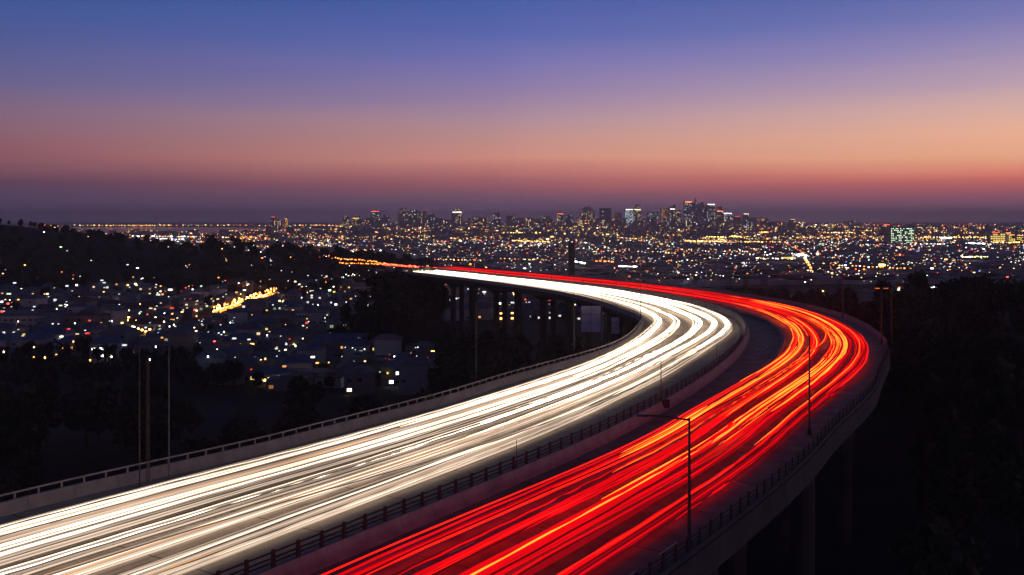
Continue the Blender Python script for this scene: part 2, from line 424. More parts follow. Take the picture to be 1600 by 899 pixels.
for s in [50, 88, 126, 164, 202, 240, 278, 316, 354, 392, 430, 468, 506, 544]:
    for side in (0, 1):
        mid_ = (WL(s)-1)/2 if side == 0 else (RRo(s)+4)/2
        hw = abs(WL(s))/2-3.6 if side == 0 else RRo(s)/2-3.4
        x, y, _ = RP(s, mid_); g = gz(x, y)-1; a = RA(s)
        pe = bpy.data.objects.new('pier', None); COL.objects.link(pe); pe.parent = via
        m = MB(); m.box(-1.1, 1.1, -hw, hw, -4.2, -2.32, rot=a, cx=x, cy=y)
        for q in (0, 1, 2, 3): # flare the cap
            vx, vy, vz = m.v[q]; m.v[q] = (x+(vx-x)*.72, y+(vy-y)*.72, vz)
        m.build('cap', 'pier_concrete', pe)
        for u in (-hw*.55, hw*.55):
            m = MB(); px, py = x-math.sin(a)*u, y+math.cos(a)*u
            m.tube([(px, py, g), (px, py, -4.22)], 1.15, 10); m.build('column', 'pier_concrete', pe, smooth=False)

# ------------------------------------------------------------------ headlight and tail-light trails: lamps' paths as solid glowing tubes
for i, (c, s_) in enumerate([((1,.74,.50),7.0),((1,.78,.56),4.5),((1,.74,.54),2.1),((1,.74,.54),.82),((.93,.69,.52),.48),((1,.50,.24),.8),((.62,.47,.40),.20),((1,.76,.53),11.0)]):
    glow('headlamp_%d' % i, c, s_, sample=True, noise=0.3, scale=0.05)
for i, (c, s_) in enumerate([((1,.003,.008),.9),((1,.010,.005),1.9),((1,.022,.004),3.2),((1,.065,.006),4.2),((.60,.004,.014),.5),((1,.11,.010),5.5),((.35,.008,.016),.3)]):
    glow('taillamp_%d' % i, c, s_, sample=True, noise=0.3, scale=0.05)
def trail(lane, s0, s1, dx, z, w, h, matn, name, parent_tag, drift=None, k=6):
    jit = R.random() < .16 and s0 < 160; st = 1.3 if jit else 3.0
    ss = rng(s0, s1, st); ph, am, wl = R.uniform(0, 6), R.uniform(.03, .16), R.uniform(40, 110)
    ph2, am2, wl2 = R.uniform(0, 6), R.uniform(.0, .07), R.uniform(9, 22)
    if jit: am2, wl2 = R.uniform(.03, .09), R.uniform(4.5, 8)
    pts, rad = [], []
    for s in ss:
        o = lane(s)+dx+am*math.sin(2*PI*s/wl+ph)+am2*math.sin(2*PI*s/wl2+ph2)
        if drift: o += drift(s)
        pts.append(RP(s, o, z+.03*math.sin(s/11+ph)))
        e = min(1, (s-s0)/6+.15, (s1-s)/6+.15); rad.append((w*e, h*e))
    m = MB(); m.tube(pts, rad, k)
    o = m.build(name, matn); tag(o, *parent_tag); return o
LANEN = ['leftmost lane', 'second lane', 'middle lane', 'fourth lane', 'lane by the median wall']
RLN = ['innermost lane', 'second lane', 'middle lane', 'fourth lane', 'outermost lane']
SA, SB = 58, 520
TIGHT = knots([(90, 1.15), (150, 1.0), (205, .95), (257, .78), (330, 1.0), (420, 1.25)])
for li, lane in enumerate(WLANE):
    for i in range(22):
        wide = R.random()
        if wide < .30: w, h, mn, lk = R.uniform(.035,.08), .04, R.choice(['headlamp_0','headlamp_1','headlamp_7','headlamp_0']), 'bright white'
        elif wide < .55: w, h, mn, lk = R.uniform(.04,.10), .045, R.choice(['headlamp_1','headlamp_2','headlamp_2']), 'warm white'
        elif wide < .94: w, h, mn, lk = R.uniform(.07,.19), .055, R.choice(['headlamp_3','headlamp_4','headlamp_4','headlamp_6','headlamp_3']), 'broad soft beige'
        else: w, h, mn, lk = .06, .05, 'headlamp_5', 'thin amber'
        bright = wide < .42
        s0 = (SA if R.random() < .09 and mn != 'headlamp_7' else R.uniform(112, 240)) if mn in ('headlamp_0', 'headlamp_1', 'headlamp_7') else (SA if R.random() < .4 else R.uniform(80, 200)) if bright else (SA if R.random() < .85 else R.uniform(70, 200))
        s1 = SB-8-R.uniform(0, 6) if bright or R.random() < .35 else R.uniform(max(s0+50, 190), 400)
        lim = 1.0 if li < 2 else .72
        dx = R.choice((-1, 1))*.55*lim+R.gauss(0, .34); dx = max(-1.35*lim, min(1.35*lim, dx))
        dr = None
        if R.random() < .07 and li < 4:
            c = R.uniform(110, 200); g = (WLANE[li+1](c)-lane(c))
            dr = (lambda c, g: (lambda s: g/(1+math.exp(-(s-c)/9))))(c, g)
        lf = (lambda lane, base: (lambda s: lane(s)+base*(TIGHT(s)-1)))(lane, dx)
        trail(lf, s0, s1, dx, R.uniform(.7,1.0) if w < .12 else R.uniform(.3,.55), w, h, mn, 'headlight_trail',
              ('%s headlight streak along the %s' % (lk, LANEN[li]), 'light trail', 'white headlight trails on the left carriageway'), dr)
for i in range(56):
    li = R.randrange(4) if i > 8 else 4; lane = WLANE[li]; w = R.uniform(.03, .17); mn = R.choice(['headlamp_4','headlamp_3','headlamp_6','headlamp_4','headlamp_2','headlamp_5'] if w < .1 else ['headlamp_4','headlamp_6','headlamp_3'])
    lk = {'headlamp_5':'soft amber','headlamp_2':'fine pale','headlamp_3':'fine pale','headlamp_4':'soft tan','headlamp_6':'dull tan'}[mn]
    dx = R.gauss(0, .75) if li < 4 else R.uniform(-.9, 1.1)
    trail(lane, SA, R.uniform(125, 215), dx, R.uniform(.2,.4), w, .05, mn, 'headlight_trail', ('%s headlight streak in the foreground of the %s' % (lk, LANEN[li]), 'light trail', 'white headlight trails on the left carriageway'))
for li, lane in enumerate(RLANE):
    for i in range(18):
        dx = R.choice((-1, 1))*.54+R.gauss(0, .32); dx = max(-1.45, min(1.45, dx)); dx = min(dx, .9) if li == 4 else dx; wide = R.random(); dr = None
        if R.random() < .06 and li < 4:
            c = R.uniform(140, 260); g = (RLANE[li+1](c)-lane(c)); dr = (lambda c, g: (lambda s: g/(1+math.exp(-(s-c)/9))))(c, g)
        if wide < .30: w, h, mn, lk = R.uniform(.05,.12), .06, R.choice(['taillamp_2','taillamp_3','taillamp_5']), 'bright orange'
        elif wide < .68: w, h, mn, lk = R.uniform(.05,.15), .07, R.choice(['taillamp_1','taillamp_0','taillamp_0']), 'vivid red'
        else: w, h, mn, lk = R.uniform(.08,.22), .07, R.choice(['taillamp_0','taillamp_4','taillamp_6']), 'broad deep red'
        s0 = R.uniform(125, 235) if wide < .30 and (li in (0, 1, 4) or R.random() < .75) else SA if R.random() < .75 else R.uniform(80, 200)
        s1 = R.uniform(255, 350) if wide < .30 else R.uniform(522, 531) if R.random() < .6 else R.uniform(max(s0+60, 230), 420)
        trail(lane, s0, s1, dx, R.uniform(.7,.95) if w < .12 else R.uniform(.45,.7), w, h, mn, 'taillight_trail',
              ('%s tail light streak along the %s' % (lk, RLN[li]), 'light trail', 'red tail light trails on the right carriageway'), dr)

# ------------------------------------------------------------------ lamp posts on the viaduct
def lamp_post(loc, h, label, arms=((PI, 2.6),), r=0.11, matn='pole_dark', head='dark_steel', lit=None, cat='lamp post', name='lamp_post', group='lamp posts along the viaduct'):
    t = tag(empty(name, loc), label, cat, group)
    m = MB(); m.tube([(0,0,0),(0,0,h*.5),(0,0,h)], [r, r*.8, r*.55], 8); m.build('pole', matn, t)
    m = MB(); m.tube([(0,0,0),(0,0,.5)], r*1.9, 8); m.box(-r*2.6, r*2.6, -r*2.6, r*2.6, 0, .06); m.build('base', matn, t)
    for a, l in arms:
        c, q = math.cos(a), math.sin(a)
        m = MB(); m.tube([(0,0,h-.15),(c*l*.5,q*l*.5,h+.06),(c*l,q*l,h+.16)], r*.5, 6); m.build('arm', matn, t)
        m = MB(); m.box(l-.05, l+.75, -.16, .16, h+.08, h+.22, rot=a)
        for q_ in (4,5,6,7): x, y, z = m.v[q_]; m.v[q_] = (x*.98, y*.98, z)
        ho = m.build('lamp_head', head, t)
        if lit:
            m = MB(); m.box(l+.0, l+.7, -.3, .3, h-.02, h+.07, rot=a); m.build('bulb', lit, ho)
    return t
bx, by = 12.55, 69.4
lamp_post(RP(112.6, 20.75, 0), 9.5, 'tall dark lamp post with long bent arm rising from the nearest right parapet', arms=((PI*.985, 3.1),), r=.15)
for s, h, lab in [(150, 10.6, 'slim dark lamp post on the right parapet halfway to the bend'),]:
    lamp_post((33.2, 107.2, 0.0), 11.0, lab, arms=(), r=.13)
lamp_post(RP(158.5,.5,1.2), 4.9, 'short dark pole on the median wall with an electric box at its foot', arms=(), r=.09)
m = MB(); m.box(-.45,.45,-.3,.3,-.55,.45); tag(m.build('junction_box', 'dark_steel', loc=RP(158.6,1.1,.9)), 'grey electric box fixed to the median wall under a short pole', 'junction box')
for s, h, lab in [(121,2.6,'thin short pole on the median fence nearest the camera'),(190,3.3,'thin short pole on the median fence before the bend'),(309,3.0,'short dark pole on the median where the red trails bend'),
                  (289,3.0,'short dark pole beside the gore start'),(272,2.6,'short dark pole just above the paved gore')]:
    lamp_post(RP(s,.5,1.2), h, lab, arms=(), r=.05, cat='marker pole', name='marker_pole', group='short poles on the median wall')
for i, s in enumerate([352, 374, 396, 418, 440, 462, 484]):
    lamp_post(RP(s,.5,1.2), 3.0, 'short pole on the far median wall between white and red trails', arms=(), r=.07, cat='marker pole', name='marker_pole', group='short poles on the median wall')
for (px, bpy_, top, lab, dark) in [(264,744,545,'pale tall pole behind the near left parapet, rightmost of a cluster of three','galvanised'),(218,756,540,'dark tall pole behind the near left parapet, leftmost of three','pole_dark'),
                  (744,601,472,'tall grey pole behind the left parapet in the middle of the view','galvanised'),(897,557,420,'tall pale pole behind the left parapet before the bend','galvanised'),
                  (941,536,462,'grey pole in the loop of the bend beside a billboard frame','galvanised')]:
    X, Y = at(px, bpy_, 0.3); h = (bpy_-top)/F*Y
    lamp_post((X, Y, -2.5), h+2.8, lab, arms=((0.2, 1.4),) if px == 744 else (), r=.06, matn=dark, group='poles behind the left parapet')
X, Y = at(1001, 504, 0); lamp_post((X, Y, 0), 12.0, 'tall double pole with an orange lamp at the tip of the inner bend', arms=((.3,1.2),(PI,1.2)), r=.10, lit='lit_orange')
X, Y = at(1317, 491, 1.0); lamp_post((X, Y, 0), 12.2, 'lamp post on the far outer parapet with a pale lamp lit', arms=((.3,.8),), r=.15, lit='hot_white')
X, Y = at(1376, 530, .8); lamp_post((X+.2, Y, 0), 10.6, 'left one of two lamp posts at the outermost point of the bend, twin orange lamps', arms=((0,.5),(PI,.5)), r=.10, lit='lit_orange')
X, Y = at(1385, 540, .3); lamp_post((X+1.0, Y, -1), 11.4, 'right one of two thin lamp posts at the outermost point of the bend', arms=(), r=.11)
# lattice masts
def lattice(loc, h, w, label, cat='lattice mast'):
    t = tag(empty('lattice_mast', loc), label, cat)
    for a, b in ((-1,-1),(1,-1),(1,1),(-1,1)):
        m = MB(); m.tube([(a*w/2,b*w/2,0),(a*w*.3,b*w*.3,h)], w*.06, 5); m.build('leg', 'pole_dark', t)
    n = int(h/(w*1.6)); br = MB()
    for i in range(n):
        z0, z1 = h*i/n, h*(i+1)/n; f0 = w*(.5-.2*z0/h); f1 = w*(.5-.2*z1/h)
        for (a, b, c, d) in ((-1,-1,1,-1),(1,-1,1,1),(1,1,-1,1),(-1,1,-1,-1)):
            br.tube([(a*f0,b*f0,z0),(c*f1,d*f1,z1)], w*.035, 4); br.tube([(a*f1,b*f1,z1),(c*f1,d*f1,z1)], w*.03, 4)
    br.build('bracing', 'pole_dark', t)
    return t
X, Y = at(231, 752, .3); lattice((X, Y, -3), 14.6, .26, 'slender lattice mast behind the near left parapet between two poles')
o = lattice((31, 500, GZ), 48, 3.2, 'broad dark lattice tower standing beyond the far carriageway')
m = MB(); m.box(-1.6,1.6,-1,1,30,47); m.build('antenna_panel', 'pole_dark', o)

# billboards seen through the loop of the bend
for (x0, x1, y0, y1, Y, lab) in [(908,939,478,519,236,'large billboard seen from behind, framed by the bend'),(955,968,496,522,240,'small billboard panel right of the larger one inside the bend')]:
    X0, X1 = (x0-800)/F*Y, (x1-800)/F*Y; Z1, Z0 = CH-(y0-HY)/F*Y, CH-(y1-HY)/F*Y
    t = tag(empty('billboard', (X0, Y, GZ)), lab, 'billboard'); nx = 2 if x1-x0 > 20 else 1
    for i in range(nx):
        for j in range(3):
            m = MB(); a = (X1-X0)/nx; b = (Z1-Z0)/3
            m.box(a*i+.06, a*(i+1)-.06, 0, .25, Z0-GZ+b*j+.06, Z0-GZ+b*(j+1)-.06); m.build('panel', 'billboard_face', t)
    for q in (0.15*(X1-X0), .85*(X1-X0)):
        m = MB(); m.tube([(q,.5,0),(q,.5,Z1-GZ)], .16, 6); m.build('post', 'dark_steel', t)

# ------------------------------------------------------------------ trees
def crown_mesh(seed, rx, rz, n, leaf, matn):
    r = random.Random(seed); m = MB()
    lobes = [(0,0,rz*1.1,rx*.8)]+[(r.uniform(-.6,.6)*rx, r.uniform(-.6,.6)*rx, rz*(1+r.uniform(-.5,.75)), rx*r.uniform(.32,.55)) for _ in range(9)]
    for _ in range(n):
        lx, ly, lz, lr = r.choice(lobes); v = Vector((r.gauss(0,1), r.gauss(0,1), r.gauss(0,.8))); v.normalize()
        c = Vector((lx,ly,lz))+v*lr*r.uniform(.6,1.08)
        a = Vector((r.gauss(0,1), r.gauss(0,1), r.gauss(0,1))).normalized(); b = a.orthogonal().normalized(); s = leaf*r.uniform(.5,1.3)
        m.face([tuple(c+a*s), tuple(c+b*s*.7), tuple(c-a*s), tuple(c-b*s*.7)])
    o = m.build('crown', matn); me = o.data; bpy.data.objects.remove(o); return me
def trunk_mesh(seed, h, r0):
    r = random.Random(seed); m = MB()
    m.tube([(0,0,-1.0),(r.uniform(-.2,.2),r.uniform(-.2,.2),h*.5),(r.uniform(-.4,.4),r.uniform(-.4,.4),h)], [r0, r0*.7, r0*.35], 6)
    for _ in range(4):
        a = r.uniform(0, 2*PI); z = h*r.uniform(.45,.8); m.tube([(0,0,z),(math.cos(a)*1.6,math.sin(a)*1.6,z+1.8)], [r0*.4, r0*.12], 4)
    o = m.build('trunk', 'bark'); me = o.data; bpy.data.objects.remove(o); return me
CR = [crown_mesh(11, 3.6, 3.4, 620, .62, 'foliage_dark'), crown_mesh(12, 4.4, 3.0, 700, .62, 'foliage'), crown_mesh(13, 2.7, 4.3, 560, .55, 'foliage_dark'), crown_mesh(14, 4.0, 3.7, 680, .6, 'foliage')]
TR = [trunk_mesh(i, 5.5, .28) for i in range(3)]
WOODS = {}
def tree(x, y, sc, label, group, kind=None, z=None, mass=None):
    k = R.randrange(4) if kind is None else kind
    if mass:
        q = WOODS.setdefault(mass, MB()); z0 = gz(x, y) if z is None else z; a = R.uniform(0, 6.28); c, s_ = math.cos(a)*sc, math.sin(a)*sc; n = len(q.v)
        for v in CR[k].vertices: q.v.append((x+v.co.x*c-v.co.y*s_, y+v.co.x*s_+v.co.y*c, z0+2.2*sc+v.co.z*sc))
        q.f += [tuple(n+i for i in f.vertices) for f in CR[k].polygons]; q.m += [0]*len(CR[k].polygons)
        n = len(q.v); q.v += [(x+v.co.x*c-v.co.y*s_, y+v.co.x*s_+v.co.y*c, z0+v.co.z*sc) for v in TR[0].vertices]
        q.f += [tuple(n+i for i in f.vertices) for f in TR[0].polygons]; q.m += [1]*len(TR[0].polygons)
        return
    t = tag(empty('tree', (x, y, gz(x, y) if z is None else z), R.uniform(0, 6.28)), label, 'tree', group)
    inst('trunk', TR[k % 3], t, (0,0,0), 0, (sc, sc, sc))
    inst('crown', CR[k], t, (0, 0, 2.2*sc), 0, (sc*R.uniform(.9,1.15), sc*R.uniform(.9,1.15), sc*R.uniform(.85,1.15)))
    return t
def tree_top(px, top, Y, label, group, kind=None, mass=None):
    X = (px-800)/F*Y; s_ = max(.75, min(2.8, (CH-(top-HY)/F*Y-gz(X, Y))/9.6))
    return tree(X, Y, s_, label, group, kind, mass=mass)
# trees on the skyline of the left hill
for i in range(74):
    X = -500+i*5.2+R.uniform(-2, 2); Y = 900+.10*(X+480)+R.uniform(-25, 15)
    tree(X, Y, R.uniform(.5,1.0), 'dark tree in silhouette on the crest of the left hill', 'trees along the crest of the left hill', mass=None if i % 2 == 0 else 'hill_trees')
for i in range(210):
    X = R.uniform(-560, -60); Y = R.uniform(660, 880)
    tree(X, Y, R.uniform(.8,1.5), 'dark tree on the slope of the left hill facing the houses', '', mass='hill_trees')
# wood on the plain behind the far end of the viaduct, and trees at its foot
for i in range(120):
    px = R.uniform(525, 672) if i < 80 else R.uniform(300, 540); Y = R.uniform(860, 1000); X = (px-800)/F*Y
    tree(X, Y, R.uniform(1.1,1.7), '', '', mass='wood_below_viaduct')
for i in range(22):
    px = 596+i*4.1+R.uniform(-3, 3); Y = R.uniform(425, 445); top = (423 if px < 652 else 429)+R.uniform(-1, 7)
    tree_top(px, top, Y, 'dark tree at the foot of the far end of the viaduct', 'trees at the far end of the viaduct')
for i in range(34):
    px = R.uniform(690, 900); Y = R.uniform(350, 395); X = (px-800)/F*Y
    tree(X, Y, R.uniform(1.2,1.7), '', '', mass='wood_below_viaduct')

for i in range(40):
    X, Y = R.gauss(-57, 17), R.gauss(430, 10)
    if Y > 448 or (800+X/Y*F) > 690: continue
    tree(X, Y, R.uniform(.7,1.1), '', '', mass='wood_below_viaduct')
# wooded slope left below the parapet
def off_of(x, y):
    b = min(range(len(C0)), key=lambda i: (C0[i][0]-x)**2+(C0[i][1]-y)**2); s = b*DS
    s = min((s+d for d in range(-20, 21, 4)), key=lambda q: (RM(q)[0]-x)**2+(RM(q)[1]-y)**2); m, t = RM(s), RT(s)
    return s, (x-m[0])*t[1]-(y-m[1])*t[0]
cnt = 0
while cnt < 84:
    X, Y = R.uniform(-240, 10), R.uniform(100, 262)
    s, o = off_of(X, Y)
    if o > WL(s)-9 or (800+X/Y*F) < -60: continue
    tree(X, Y, R.uniform(.9,1.6), 'dark tree on the unlit slope below the left parapet', 'trees on the slope below the left parapet'); cnt += 1
# thickets right of the viaduct
cnt = 0
while cnt < 84:
    Y = 95+R.random()**.8*250; px = R.uniform(1330, 1660); X = (px-800)/F*Y; s, o = off_of(X, Y)
    if o < RRo(s)+8: continue
    tree(X, Y, R.uniform(.9,1.7), 'dark tree in the unlit thicket right of the viaduct', 'trees in the thicket right of the viaduct'); cnt += 1
for px, top, Y, s, lab in [(1428,428,300,1.55,'big round dark tree standing clear against the city lights right of the bend'),(1410,446,310,1.2,'dark tree left of the big round tree right of the bend'),(1448,444,305,1.2,'dark tree just right of the big round tree beyond the bend'),
                       (1322,447,420,1.3,'round dark tree behind the lamp post on the far outer parapet')]:
    tree_top(px, top, Y, lab, 'trees beyond the bend', 1)
for i in range(46):
    px = R.uniform(1280, 1640); Y = R.uniform(300, 460); X = (px-800)/F*Y; s = R.uniform(.9,1.5)
    top = (458 if px > 1390 else 472)-6*max(0,(px-1480)/120)+R.uniform(-4, 9)
    tree_top(px, top, Y, 'dark tree in the wood beyond the bend on the right', 'trees in the wood beyond the bend')
for i in range(40):
    px = R.uniform(960, 1290); Y = R.uniform(470, 560); X = (px-800)/F*Y; s = R.uniform(.9,1.5); top = 441+(px-960)/330*14+R.uniform(0, 9)
    if px < 1040: top += 2
    tree_top(px, top, Y, '', '', mass='wood_behind_carriageway')
cnt = 0
while cnt < 26:                           # inside the loop, round the billboards and under the deck
    px = R.uniform(690, 985); Y = R.uniform(215, 330); X = (px-800)/F*Y; s, o = off_of(X, Y)
    if o > WL(s)-6: continue
    tree(X, Y, R.uniform(1.0,1.7), 'dark tree in the hollow inside the bend', 'trees in the hollow inside the bend'); cnt += 1

# ------------------------------------------------------------------ houses of the near valley
WIN = MB(); WIN.box(-.5,.5,-.03,.03,0,1)
def win_me(glowname):
    k = 'w'+glowname
    if k not in post_me:
        m = MB(); m.box(-.5,.5,-.04,.0,0,1); o = m.build('pane', glowname); post_me[k] = o.data; bpy.data.objects.remove(o)
    return post_me[k]
def frame_me():
    if 'frame' not in post_me:
        m = MB(); m.box(-.56,.56,-.09,.0,-.07,.0); m.box(-.56,.56,-.09,.0,1.,1.06); m.box(-.56,-.5,-.09,.0,0,1); m.box(.5,.56,-.09,.0,0,1); m.box(-.02,.02,-.07,-.042,0,1)
        o = m.build('window', 'window_frame'); post_me['frame'] = o.data; bpy.data.objects.remove(o)
    return post_me['frame']
def house(x, y, w, d, st, rz, wc, rc, roof, lits, label, group='houses in the valley below the viaduct', cat='house', hue='warm', cols=None, z=None, name='house', hot=False, dark=.5):
    h = 3.1*st+.4; z = gz(x, y) if z is None else z
    t = tag(empty(name, (x, y, z), rz), label, cat, group)
    m = MB(); m.box(-w/2,w/2,-d/2,d/2,-1.5,h); m.build('wall', 'wall_%d' % wc, t)
    m = MB()
    if roof == 'flat':
        m.box(-w/2-.2,w/2+.2,-d/2-.2,d/2+.2,h,h+.35); m.box(-w*.2,w*.1,-d*.1,d*.3,h+.35,h+1.6)
    else:
        e = .5; rh = min(w, d)*.28; A = [(-w/2-e,-d/2-e,h),(w/2+e,-d/2-e,h),(w/2+e,d/2+e,h),(-w/2-e,d/2+e,h)]
        q = 0 if roof == 'gable' else min(w, d)*.38
        if w >= d: B = [(-w/2-e+q,0,h+rh),(w/2+e-q,0,h+rh)]; fs = [(0,1,5,4),(2,3,4,5),(1,2,5),(3,0,4),(3,2,1,0)]
        else: B = [(0,-d/2-e+q,h+rh),(0,d/2+e-q,h+rh)]; fs = [(1,2,5,4),(3,0,4,5),(0,1,4),(2,3,5),(3,2,1,0)]
        m.v = A+B; m.f = fs; m.m = [0]*5
    m.build('roof', 'roof_%d' % rc, t)
    n = cols or max(2, int(w/2.8)); slots = [(i, f) for f in range(st) for i in range(n)]; R.shuffle(slots)
    for j, (i, f) in enumerate(slots):
        lit = j < lits
        if not lit and R.random() > dark: continue
        ww, wh = min(1.5, w/n*.6), R.uniform(.9,1.25)
        xw = -w/2+w*(i+.5)/n
        fr = inst('window', frame_me(), t, (xw, -d/2-.005, 3.1*f+1.0), 0, (ww, 1, wh))
        inst('pane', win_me((('hot_' if hot else 'lit_' if R.random() < .6 else 'dim_')+hue) if lit else 'unlit_glass'), fr)
    # a side door or porch light now and then
    return t
HW = ['pale grey', 'dark grey', 'whitewashed', 'brown', 'bluish grey']; HR = {'gable':'gabled', 'hip':'hipped', 'flat':'flat'}
HN = {'warm':'warm', 'amber':'amber', 'white':'white', 'green':'greenish', 'yellow':'yellow', 'cool':'bluish'}
placed = []
def free(x, y, r):
    if abs(x+177) < 11+r and 500 < y < 795: return False
    if any((x-a)**2+(y-b)**2 < (r+c)**2 for a, b, c in placed): return False
    placed.append((x, y, r)); return True
NUM = {0:'no', 1:'one', 2:'two', 3:'three', 4:'four', 5:'five', 6:'six'}
# landmark buildings
def lm(px, py, w, d, st, rz, wc, rc, roof, lits, label, **k):
    x, y = at(px, py); free(x, y+d/2, max(w, d)*.45); return house(x, y+d/2, w, d, st, rz, wc, rc, roof, lits, label, group=k.pop('group', 'large buildings in the valley'), z=GZ, **k)
lm(30, 524, 42, 14, 3, .12, 2, 1, 'flat', 0, 'long pale three storey block with dark window rows at the left edge', cat='building', name='school_building', cols=14, dark=1)
lm(130, 524, 26, 14, 3, .12, 3, 2, 'flat', 0, 'dark block right of the long pale three storey building', cat='building', name='apartment_block')
lm(178, 526, 7, 12, 4, .5, 2, 1, 'flat', 0, 'narrow pale end wall near the orange lit corner', cat='building', name='apartment_block', dark=0)
lm(112, 556, 12, 10, 2, .1, 2, 0, 'flat', 3, 'white house with a broad bright greenish window lower left', hue='green', cols=3)
lm(664, 568, 15, 10, 2, -.1, 1, 1, 'flat', 5, 'dark house with several yellow lit windows left of the middle pole', hue='yellow', cols=6, hot=True)
lm(622, 604, 12, 9, 2, .0, 1, 1, 'flat', 2, 'grey house with a pair of bright white windows low in the valley', hue='cool', cols=5, hot=True)
lm(585, 563, 9, 10, 2, .0, 1, 1, 'hip', 4, 'house with three small yellow windows one above another', hue='yellow', cols=3)
lm(460, 596, 11, 9, 2, .2, 0, 3, 'hip', 2, 'blue roofed house with a yellow four pane window', hue='yellow', cols=5, hot=True)
lm(530, 560, 22, 12, 2, .0, 3, 3, 'gable', 2, 'long house with blue roof and two amber lit windows', hue='amber', cols=8)
lm(485, 518, 16, 10, 3, .0, 2, 1, 'flat', 0, 'pale office block with two long bright window bands', cat='building', name='office_block', cols=9)
lm(655, 525, 16, 9, 2, .0, 0, 1, 'flat', 4, 'low house with a row of yellow windows', hue='yellow', cols=7)
lm(600, 496, 14, 9, 2, .1, 1, 1, 'flat', 4, 'small block with a row of amber windows', hue='amber', cols=6)
lm(610, 522, 12, 14, 3, .8, 0, 1, 'gable', 5, 'tilted gable house with a slanting row of yellow lit windows', hue='yellow', cols=4, hot=True)
lm(790, 560, 18, 12, 2, -.1, 4, 0, 'flat', 2, 'bluish low building by the parapet with an amber lit window', hue='amber', cols=6)
lm(372, 556, 14, 9, 2, .1, 1, 3, 'hip', 3, 'house with bright amber porch lights left of centre', hue='amber', cols=5, hot=True)
lm(372, 598, 13, 10, 2, 0, 1, 0, 'hip', 2, 'dark house with two small yellow windows on the lower left', hue='yellow', cols=5)
lm(200, 478, 12, 9, 2, .1, 2, 1, 'flat', 2, 'house with bright green white windows on the left', hue='green', cols=3, hot=True)
lm(216, 478, 12, 9, 2, .1, 2, 1, 'flat', 2, 'house with bright yellow window next to the green lit one', hue='yellow', cols=3, hot=True)
t = lm(560, 466, 62, 30, 2, .04, 4, 1, 'flat', 0, 'long pale grey warehouse below the dark trees', cat='warehouse', name='warehouse', dark=0)
t = lm(640, 470, 34, 26, 3, -.03, 3, 1, 'flat', 0, 'reddish factory hall with two chimneys below the far end of the viaduct', cat='factory', name='factory', dark=0)
for q in (2, 12):
    m = MB(); m.tube([(q,0,9),(q,0,24)], .5, 8); c_ = m.build('chimney', 'concrete', t)
    m = MB(); m.box(q-.7,q+.7,-.7,.7,24,25); m.build('beacon', 'hot_red', c_)
lm(1266, 477, 22, 12, 2, .1, 2, 1, 'flat', 4, 'white flat roofed house with a bright window band behind the red bend', hue='cool', cols=9, cat='house', hot=True)
lm(1404, 462, 14, 10, 2, 0, 0, 1, 'flat', 3, 'low house with greenish lit windows left of the big round tree', hue='green', cols=5, hot=True)
lm(1358, 462, 13, 9, 1, 0, 0, 1, 'flat', 1, 'low hut with one bright window right of the lit lamp post', hue='white', cols=3, hot=True)
t = tag(empty('water_tank', (*at(726, 588), GZ)), 'pale cylindrical tank beside the middle pole near the parapet', 'tank', None)
m = MB(); m.tube([(0,0,2),(0,0,8),(0,0,9)], [2.0,2.0,.9], 14); m.build('tank', 'wall_4', t)
for a, b in ((-1,-1),(1,-1),(1,1),(-1,1)):
    m = MB(); m.tube([(a*1.2,b*1.2,0),(a*1.2,b*1.2,2)], .15, 5); m.build('leg', 'dark_steel', t)
n_h = 0; tries = 0
while n_h < 275 and tries < 24000:
    tries += 1
    py = 446+R.random()**1.0*172; px = R.uniform(-10, 985)
    if 615 < py or (py > 560 and px < 330) or (py > 590 and px < 420): continue
    if py < 500 and px < 330 and R.random() < .5: continue
    X, Y = at(px, py)
    s, o = off_of(X, Y)
    if (Y < 560 and o > WL(s)-14) or gz(X, Y) > GZ+7: continue
    if abs(X+180+(Y-690)*.03) < 11 and 560 < Y < 820: continue
    w, d = R.uniform(8, 15), R.uniform(7, 11)
    if R.random() < .12: w *= 1.7
    if not free(X, Y, max(w, d)*.55): continue
    st = R.choice((1,1,2,2,2,3)); wc, rc = R.randrange(5), R.choice((0,0,1,1,2,3)); roof = R.choice(('gable','hip','flat','hip')); hue = R.choice(('warm','yellow','white','green','amber','cool','warm'))
    lits = R.choice((0,0,1,1,2,2,3,4,5,6)); lits = min(lits, st*max(2, int(w/2.8)))
    where = 'on the far left' if px < 200 else 'left of orange avenue' if px < 350 else 'below orange avenue' if px < 470 else 'below the factory' if px < 700 else 'under the far viaduct'
    lab = '%s %s house%s, %s' % (HW[wc], {'gable':'gabled','hip':'hipped','flat':'flat roofed'}[roof], ' with %s %s lit window%s' % (NUM[lits], HN[hue], 's' if lits > 1 else '') if lits else ' unlit', where)
    house(X, Y, w, d, st, R.choice((0,.1,-.15,.3,-.35))+R.uniform(-.08,.08), wc, rc, roof, lits, lab, hue=hue, hot=R.random() < .38, dark=.35)
    n_h += 1
hb_ = MB(); c_ = 0
